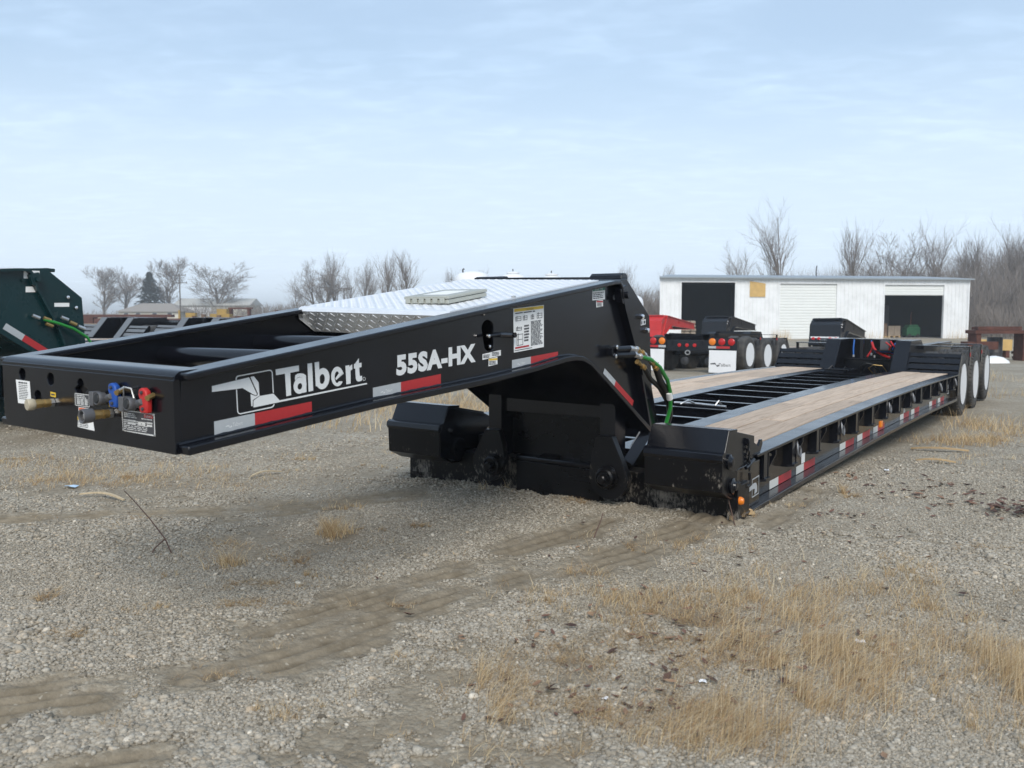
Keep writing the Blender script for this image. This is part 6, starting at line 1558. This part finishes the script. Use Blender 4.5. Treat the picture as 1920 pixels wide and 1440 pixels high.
obj('beam', MB().box(-.7, .7, -.2, .2, .3, .75), M['tan'], t); obj('leg', MB().box(-.6, -.45, -.2, .2, 0, .3), M['rust'], t); obj('leg', MB().box(.45, .6, -.2, .2, 0, .3), M['rust'], t)

hx = np.linspace(34, 130, 70); hy = np.linspace(60, 150, 50); HX, HY = np.meshgrid(hx, hy)
HZ = -0.7 + 6.0 * smooth((HX - 35) / 30) * smooth((HY - 61) / 22) + (fbm(HX * .18, HY * .18, 61) - .5) * 2.2 * smooth((HX - 36) / 8) * smooth((HY - 62) / 8)
ix = np.arange(HX.size).reshape(HX.shape)
hf = np.stack([ix[:-1, :-1], ix[:-1, 1:], ix[1:, 1:], ix[1:, :-1]], -1).reshape(-1, 4)
hill = bpy.data.objects.new('hill', np_mesh('hill', np.stack([HX, HY, HZ], -1).reshape(-1, 3), hf, M['hillside'], None, True)); COL.objects.link(hill); hill['kind'] = 'structure'

# ------------------------------------------------------------------ bare trees
M['barkgrey'] = mat('grey tree bark', (0.105, 0.09, 0.078), 0.9, var=0.25, vscale=2)
M['twigs'] = mat('bare twigs', (0.205, 0.178, 0.158), 0.9, var=0.2, vscale=1)
M['poplar'] = mat('pale poplar bark', (0.17, 0.15, 0.125), 0.9, var=0.2, vscale=2)
M['needles'] = mat('dark spruce needles', (0.010, 0.017, 0.011), 0.85, var=0.4, vscale=1.5)
def grow_tree(seed, H, spread, levels, kids, upright, trunk_frac, twig_w, trunk_r):
    """bare tree: returns trunk tubes and a crown of tapering limbs and twigs"""
    r = random.Random(seed); segs = []; tw = []
    def limb(p, d, ln, rad, lv):
        n = 4 if lv < 2 else 3; pts = [p]; dirs = [d]
        for i in range(n):
            d = (d + Vector((r.gauss(0, .13), r.gauss(0, .13), r.gauss(.05, .10) + upright * .10))).normalized()
            p = p + d * (ln / n); pts.append(p); dirs.append(d)
        e = rad * .45
        (segs if lv <= 1 else tw).append((pts, rad, e, lv))
        if lv >= levels: return
        k = kids[lv]
        for i in range(k):
            t = (0.30 if lv else trunk_frac) + (1 - (0.30 if lv else trunk_frac)) * (i + r.random()) / k
            q = t * n; i0 = min(n - 1, int(q)); f = q - i0
            pp = pts[i0].lerp(pts[i0 + 1], f); dd = dirs[i0 + 1]
            side = Vector((r.gauss(0, 1), r.gauss(0, 1), r.gauss(0, .35))); side = (side - dd * side.dot(dd)).normalized()
            a = spread * r.uniform(.6, 1.25)
            nd = (dd * math.cos(a) + side * math.sin(a)).normalized()
            l2 = ln * r.uniform(.42, .68) * (1.15 - .55 * t if lv == 0 and upright > 1.2 else 1.0)
            limb(pp, nd, l2, max(.006, rad * (1 - .55 * t) * r.uniform(.45, .62)), lv + 1)
    limb(Vector((0, 0, -.2)), Vector((r.gauss(0, .03), r.gauss(0, .03), 1)), H * .62, trunk_r, 0)
    tb = MB(); cb = MB()
    for pts, a, b, lv in segs:
        m_ = len(pts); rs = [a + (b - a) * i / (m_ - 1) for i in range(m_)]
        (tb if lv == 0 else cb).tube(pts, rs, 6 if lv == 0 else 5)
    for pts, a, b, lv in tw:
        m_ = len(pts)
        if lv == 2:
            cb.tube(pts, [a + (b * .5 - a) * i / (m_ - 1) for i in range(m_)], 3, cap=False)
        else:
            w = max(twig_w, a * .8); sd = Vector((r.gauss(0, 1), r.gauss(0, 1), r.gauss(0, 1))).normalized()
            vs = []
            for i, q in enumerate(pts):
                ww = w * (1 - .75 * i / (m_ - 1)); vs += [(q - sd * ww)[:], (q + sd * ww)[:]]
            cb.add(vs, [(2 * i, 2 * i + 1, 2 * i + 3, 2 * i + 2) for i in range(m_ - 1)])
    return tb, cb
KINDS = {}
def kind(name, tm_, *a):
    tb, cb = grow_tree(*a)
    KINDS[name] = (tb.mesh('trunk', M[tm_], True, False), cb.mesh('crown', M['twigs'], False, False), max(v[2] for v in cb.v))
kind('maple1', 'barkgrey', 1, 14, .62, 4, [10, 8, 7, 6], .9, .14, .034, .34)
kind('maple2', 'barkgrey', 2, 14, .70, 4, [10, 8, 7, 6], .8, .16, .034, .38)
kind('maple3', 'barkgrey', 9, 14, .80, 4, [10, 8, 7, 6], .6, .14, .034, .36)
kind('poplar1', 'poplar', 4, 12, .42, 3, [22, 7, 6], 1.8, .12, .012, .17)
kind('poplar2', 'poplar', 5, 12, .50, 3, [20, 8, 6], 1.4, .15, .012, .19)
kind('scrub1', 'barkgrey', 6, 10, .75, 3, [16, 9, 8], .7, .08, .014, .17)
kind('scrub2', 'barkgrey', 7, 10, .66, 4, [12, 8, 5, 4], .8, .1, .012, .19)
kind('cotton', 'poplar', 8, 12, .72, 3, [15, 9, 8], 1.0, .22, .013, .26)
def tree(kd, x, y, h, w, label, grp, rz=0.0, z=None):
    tm_, cm_, hh = KINDS[kd]
    z = gz(x, y) if z is None else z
    t = thing('bare_tree', label, 'tree', (x, y, z), rz, grp)
    s = h / hh; t.scale = (s * w, s * w, s)
    obj('trunk', tm_, None, t); obj('crown', cm_, None, t)
    return t
GL = 'bare trees along the left horizon'; GM_ = 'bare trees behind the gooseneck'; GR = 'bare trees behind the shop'
TREE_LIST = [
    ('maple1', -90.3, 200.0, 12.20, 1.40, 'round bare tree farthest left beside the green gooseneck', GL, 0.3, 0.0),
    ('maple2', -86.4, 202.0, 11.93, 1.19, 'bare tree between the farthest left tree and the spruce', GL, 1.9, 0.0),
    ('maple1', -76.3, 203.0, 14.38, 1.40, 'tall bare tree right of the spruce', GL, 4.2, 0.0),
    ('maple3', -65.2, 200.0, 12.95, 1.61, 'wide bare tree standing before the pale farm shed', GL, 0.7, 0.0),
    ('scrub1', -40.2, 170.0, 8.43, 0.90, 'low bare tree at the left end of the row behind the gooseneck', GM_, 0.0, 0.0),
    ('scrub2', -37.2, 170.0, 11.95, 1.10, 'bushy bare tree, second in the row behind the gooseneck', GM_, 2.0, 0.0),
    ('poplar1', -33.4, 172.0, 14.07, 1.00, 'slim tall bare tree just right of the two short poles', GM_, 1.0, 0.0),
    ('maple2', -34.6, 168.0, 10.35, 1.26, 'dark many-limbed bare tree by the two short poles', GM_, 3.0, 0.0),
    ('poplar2', -28.7, 172.0, 12.79, 0.90, 'slim bare tree, left neighbour of the pair above the tread plate', GM_, 2.5, 0.0),
    ('scrub2', -29.8, 168.0, 10.77, 0.80, 'low bare tree between slim ones above the tread plate', GM_, 0.4, 0.0),
    ('scrub1', -26.5, 172.0, 10.66, 0.80, 'low bushy bare tree left of the pair above the tread plate', GM_, 5.0, 0.0),
    ('poplar1', -21.1, 150.0, 12.06, 1.15, 'left one of the pair of slim bare trees above the tread plate', GM_, 4.0, 0.0),
    ('poplar2', -17.2, 150.0, 12.99, 1.10, 'right one of the pair of slim bare trees above the tread plate', GM_, 0.2, 0.0),
    ('poplar1', -9.8, 150.0, 9.38, 0.90, 'small bare tree behind the first white tank', GM_, 0.9, 0.0),
    ('poplar2', -4.9, 150.0, 9.57, 0.90, 'small bare tree behind the white tanks', GM_, 3.9, 0.0),
    ('poplar1', 15.6, 120.0, 9.06, 1.00, 'thin bare tree behind the rear top of the gooseneck', GM_, 1.4, -0.6),
    ('poplar2', 18.4, 110.0, 8.74, 0.80, 'thin bare tree over the left end of the shop roof', GR, 2.8, -0.6),
    ('scrub1', 13.8, 95.0, 5.45, 1.20, 'low bare tree beside the left wall of the shop', GR, 0.1, -0.6),
    ('cotton', 21.9, 85.0, 9.47, 0.83, 'low spreading bare tree over the yellow patch of the shop', GR, 0.9, -0.6),
    ('cotton', 25.7, 85.0, 13.43, 0.68, 'tall solitary bare tree above the middle of the shop roof', GR, 2.3, -0.6),
    ('poplar1', 35.2, 92.0, 11.87, 1.00, 'slim pale bare tree right of the roof vent pipe', GR, 0.5, -0.6),
    ('scrub1', 38.3, 95.0, 10.70, 1.00, 'dense bare tree next to the slim pale one', GR, 1.5, -0.6),
    ('scrub2', 41.0, 95.0, 11.17, 1.15, 'bushy bare tree in the middle of the clump over the right bay', GR, 3.0, -0.6),
    ('cotton', 43.1, 92.0, 12.78, 0.72, 'broad bare tree with heavy limbs over the right bay', GR, 0.2, -0.6),
    ('scrub1', 44.0, 98.0, 10.05, 1.10, 'low bare tree filling the clump over the right bay', GR, 4.0, -0.6),
    ('scrub2', 48.4, 98.0, 10.36, 1.00, 'bare tree above the right end of the shop roof', GR, 5.0, -0.6),
    ('poplar1', 49.2, 95.0, 10.34, 1.00, 'slim bare tree just right of the shop', GR, 1.1, 0.0),
    ('cotton', 49.7, 90.0, 11.92, 0.65, 'tall bare tree at the right edge of the view', GR, 3.3, 0.0),
    ('poplar2', 51.0, 95.0, 9.52, 1.00, 'bare tree between the slim one and the right edge tree', GR, 2.0, 0.0),
    ('scrub1', 55.4, 98.0, 10.34, 1.10, 'bushy bare tree cut by the right edge of the view', GR, 0.8, 0.0),
    ('scrub2', 42.1, 80.0, 5.66, 1.10, 'low bare tree on the bank right of the shop', GR, 2.2, 0.0),
    ('scrub1', 42.3, 76.0, 5.20, 1.00, 'low bare tree on the bank at the right edge', GR, 5.5, 0.0),
]
for a in TREE_LIST: tree(*a)

# dark spruce on the left horizon
t = thing('spruce_tree', 'dark evergreen spruce between the bare trees by the far house', 'tree', (-80.0, 200.0, 0.0))
obj('trunk', MB().tube([(0, 0, -.2), (0, 0, 4), (0, 0, 10.0)], [.22, .16, .04], 8), M['barkgrey'], t)
r = random.Random(21); sp = MB()
for k in range(4200):
    f = r.random() ** .75; z = .7 + f * 9.6; rad = (3.7 * (1 - f) ** .8 + .15) * r.uniform(.35, 1.05) * (1 + .18 * math.sin(f * 40))
    a = r.uniform(0, 6.283); c = Vector((rad * math.cos(a), rad * math.sin(a), z - rad * .25)); o_ = Vector((math.cos(a), math.sin(a), -.35)).normalized(); sd = Vector((-math.sin(a), math.cos(a), r.uniform(-.3, .3)))
    s = r.uniform(.28, .6) * (1.1 - .5 * f)
    sp.add([(c - sd * s * .6)[:], (c + sd * s * .6)[:], (c + o_ * s * 1.3)[:]], [(0, 1, 2)])
obj('foliage', sp, M['needles'], t, fixn=False)

# brush on the bank and low thickets
def brush(name, label, boxes, w0=.018):
    Vs = []; n_t = 0
    for (x0, x1, y0, y1, n, h0, h1, zf) in boxes:
        x = rng.uniform(x0, x1, n); y = rng.uniform(y0, y1, n); h = rng.uniform(h0, h1, n)
        z = zf(x, y); a = rng.uniform(0, 3.14, n); lx = rng.normal(0, .28, n) * h; ly = rng.normal(0, .28, n) * h; w = w0 * (.6 + .8 * rng.random(n))
        mx, my = lx * .4, ly * .4
        for (sx, sy, sz_, ex, ey, ez) in ((0 * lx, 0 * ly, 0 * h, mx, my, h * .55), (mx, my, h * .55, lx, ly, h), (mx, my, h * .5, mx - ly * .6, my + lx * .6, h * .9), (mx * .6, my * .6, h * .35, mx * .6 + ly * .5, my * .6 - lx * .5, h * .75)):
            A = np.stack([x + sx - w * np.cos(a), y + sy - w * np.sin(a), z + sz_], -1); B = np.stack([x + sx + w * np.cos(a), y + sy + w * np.sin(a), z + sz_], -1); C = np.stack([x + ex, y + ey, z + ez], -1)
            Vs.append(np.stack([A, B, C], 1).reshape(-1, 3))
    V = np.concatenate(Vs); F = np.arange(len(V)).reshape(-1, 3)
    o = bpy.data.objects.new(name, np_mesh(name, V, F, M['twigs'])); COL.objects.link(o)
    return tag(o, label, 'brush', kind='stuff')
def hill_z(x, y):
    return -0.75 + 6.0 * smooth((x - 35) / 30) * smooth((y - 61) / 22) + (fbm(x * .18, y * .18, 61) - .5) * 2.2 * smooth((x - 36) / 8) * smooth((y - 62) / 8)
brush('brush', 'grey brown leafless brush covering the bank right of the white building', [(35, 62, 61, 92, 10000, .8, 3.2, hill_z), (36, 66, 70, 110, 6000, 2.0, 6.5, hill_z), (28, 40, 86, 104, 2500, 2.5, 7.5, hill_z)])
brush('thicket', 'leafless thicket rising behind the rear of the gooseneck', [(9, 15, 82, 90, 1500, 1.5, 4.8, lambda x, y: x * 0 - .6)], .016)
brush('hedgerow', 'faint leafless hedgerow along the far field edge', [(-70, -25, 190, 210, 2500, 1.0, 4.0, lambda x, y: x * 0), (-10, 40, 200, 230, 1500, 1., 4, lambda x, y: x * 0), (-150, -70, 300, 330, 800, 1, 3, lambda x, y: x * 0)], .04)

# ------------------------------------------------------------------ farmstead on the left horizon
M['cream'] = mat('cream siding', (0.60, 0.58, 0.50), 0.7, var=0.05)
M['shingle'] = mat('brown grey shingles', (0.26, 0.235, 0.21), 0.9, var=0.12)
M['shedroof'] = mat('weathered pale roof', (0.46, 0.45, 0.41), 0.7, var=0.08)
M['pane'] = mat('window glass', (0.03, 0.035, 0.04), 0.15)
t = thing('farm_house', 'low cream house with a brown hip roof under the spruce', 'building', (-76.5, 195, 0))
obj('wall', MB().box(-6.6, 6.6, -4, 4, 0, 1.55), M['cream'], t)
obj('roof', MB().add([(-7.1, -4.6, 1.5), (7.1, -4.6, 1.5), (7.1, 4.6, 1.5), (-7.1, 4.6, 1.5), (-3.2, 0, 3.3), (3.2, 0, 3.3)], [(0, 1, 5, 4), (1, 2, 5), (2, 3, 4, 5), (3, 0, 4), (0, 3, 2, 1)]), M['shingle'], t)
for x in (-5, -2.5, 1.0, 4.2):
    w_ = obj('window', MB().box(x - .55, x + .55, -4.06, -4.005, .45, 1.3), M['white'], t); obj('pane', MB().box(x - .45, x + .45, -4.09, -4.065, .52, 1.22), M['pane'], w_)
t = thing('farm_shed', 'pale farm shed with a wide white door behind the bare trees', 'building', (-66.5, 205, 0))
obj('wall', MB().prism([(-8.2, 0), (8.2, 0), (8.2, 2.9), (-8.2, 2.9)], 'y', -5, 5), M['cream'], t)
obj('roof', MB().add([(-8.6, -5.5, 2.85), (8.6, -5.5, 2.85), (8.6, 5.5, 2.85), (-8.6, 5.5, 2.85), (-8.6, 0, 4.5), (8.6, 0, 4.5)], [(0, 1, 5, 4), (2, 3, 4, 5), (0, 4, 3), (1, 2, 5), (0, 3, 2, 1)]), M['shedroof'], t)
obj('sliding_door', MB().box(-6.5, 0.0, -5.1, -5.01, 0.0, 2.45), M['white'], t)
def pole(x, y, h, arms, label):
    t = thing('utility_pole', label, 'utility pole', (x, y, 0), 0, 'utility poles')
    obj('shaft', MB().tube([(0, 0, -.3), (0, 0, h)], [.16, .11], 8), M['barkgrey'], t)
    for z, w in arms:
        a_ = obj('cross_arm', MB().box(-w, w, -.06, .06, z - .07, z + .07), M['barkgrey'], t)
        for k in (-.9, -.4, .4, .9): obj('insulator', MB().cyl((k * w, 0, z + .07), (k * w, 0, z + .28), .07, 6), M['castgrey'], a_)
pole(-66.0, 180, 9.0, [(8.7, 1.3), (7.2, 1.5)], 'wooden utility pole with two cross arms near the far shed')
pole(-33.6, 165, 6.0, [(5.8, 1.5)], 'short utility pole among the bare trees behind the gooseneck, left one')
pole(-30.6, 165, 5.8, [(5.6, 1.2)], 'short utility pole among the bare trees behind the gooseneck, right one')
# rusty and yellow steel stacked far left
def stack(name, label, cat, x, y, z, items, m_, grp):
    t = thing(name, label, cat, (x, y, z), 0, grp)
    for nm, a in items: obj(nm, MB().box(*a), m_, t)
stack('beam_stack', 'long low stack of rusty beams on the far yard behind the slatted ramps', 'beam stack', -34, 80, 0, [('beam', (-9 + 3.1 * k, -6 + 3.1 * k, -.5, .5, .3, .75 + .1 * (k % 2))) for k in range(6)] + [('beam', (-4, 4, -.4, .4, .85, 1.1)), ('bearer', (-8, -7.6, -.6, .6, 0, .3)), ('bearer', (7, 7.4, -.6, .6, 0, .3))], M['rust'], 'far yard stacks')
stack('steel_stand', 'rusty steel frame standing on the far yard right of the yellow machines', 'frame', -24.2, 85, 0, [('rail', (-2.4, 2.4, -.3, .3, .75, .95)), ('rail', (-2.4, 2.4, -.3, .3, .3, .45)), ('post', (-2.3, -2.1, -.3, .3, 0, 1.75)), ('post', (-.6, -.4, -.3, .3, 0, 1.6)), ('post', (2.0, 2.2, -.3, .3, 0, 1.5)), ('rail', (-2.4, -.2, -.25, .25, 1.6, 1.75))], M['rust'], 'far yard stacks')
stack('yellow_loader', 'yellow machine with a bucket on the far yard, right one', 'machine', -27.0, 84, 0, [('body', (-.9, .9, -.5, .5, .5, 1.15)), ('hood', (-.3, .6, -.4, .4, 1.15, 1.6)), ('bucket', (-1.7, -1.0, -.6, .6, .3, .9)), ('track', (-.9, .9, -.6, .6, 0, .5))], M['yellowpaint'], 'far yard machines')
stack('yellow_attachment', 'yellow upright attachment on the far yard, left of the loader', 'machine', -30.4, 85, 0, [('mast', (-.95, -.8, -.1, .1, .2, 1.5)), ('base', (-.9, .8, -.4, .4, 0, .7)), ('block', (-.2, .7, -.3, .3, .7, 1.25))], M['yellowpaint'], 'far yard machines')
for k in range(7):
    x = -29.8 + k * .75; h = .5 + .4 * ((k * 7) % 5) / 5
    mb = MB().box(-.3, .3, -.3, .3, 0, h); mb.box(-.2, .1, -.2, .2, h, h + .3)
    o = obj('scrap_block', mb, M['rust' if k % 2 else 'carton'], None, loc=(x, 82.5 + .3 * (k % 3), 0)); tag(o, 'small scrap piece in the row between the yellow machines and rusty frame', 'scrap metal', 'scrap pieces')

# ------------------------------------------------------------------ thin winter haze
hm_ = bpy.data.materials.new('winter haze'); hm_.use_nodes = True
n_ = hm_.node_tree.nodes; n_.remove(n_['Principled BSDF'])
pv = n_.new('ShaderNodeVolumePrincipled'); pv.inputs['Color'].default_value = (0.88, 0.93, 0.98, 1); pv.inputs['Density'].default_value = 0.0010; pv.inputs['Anisotropy'].default_value = 0.3
hm_.node_tree.links.new(pv.outputs[0], n_['Material Output'].inputs['Volume'])
hz_ = obj('haze', MB().box(-2700, 2700, -60, 2900, -3.0, 17.0), hm_); hz_['kind'] = 'stuff'; hz_['label'] = 'thin pale winter haze over the yard'; hz_['category'] = 'haze'
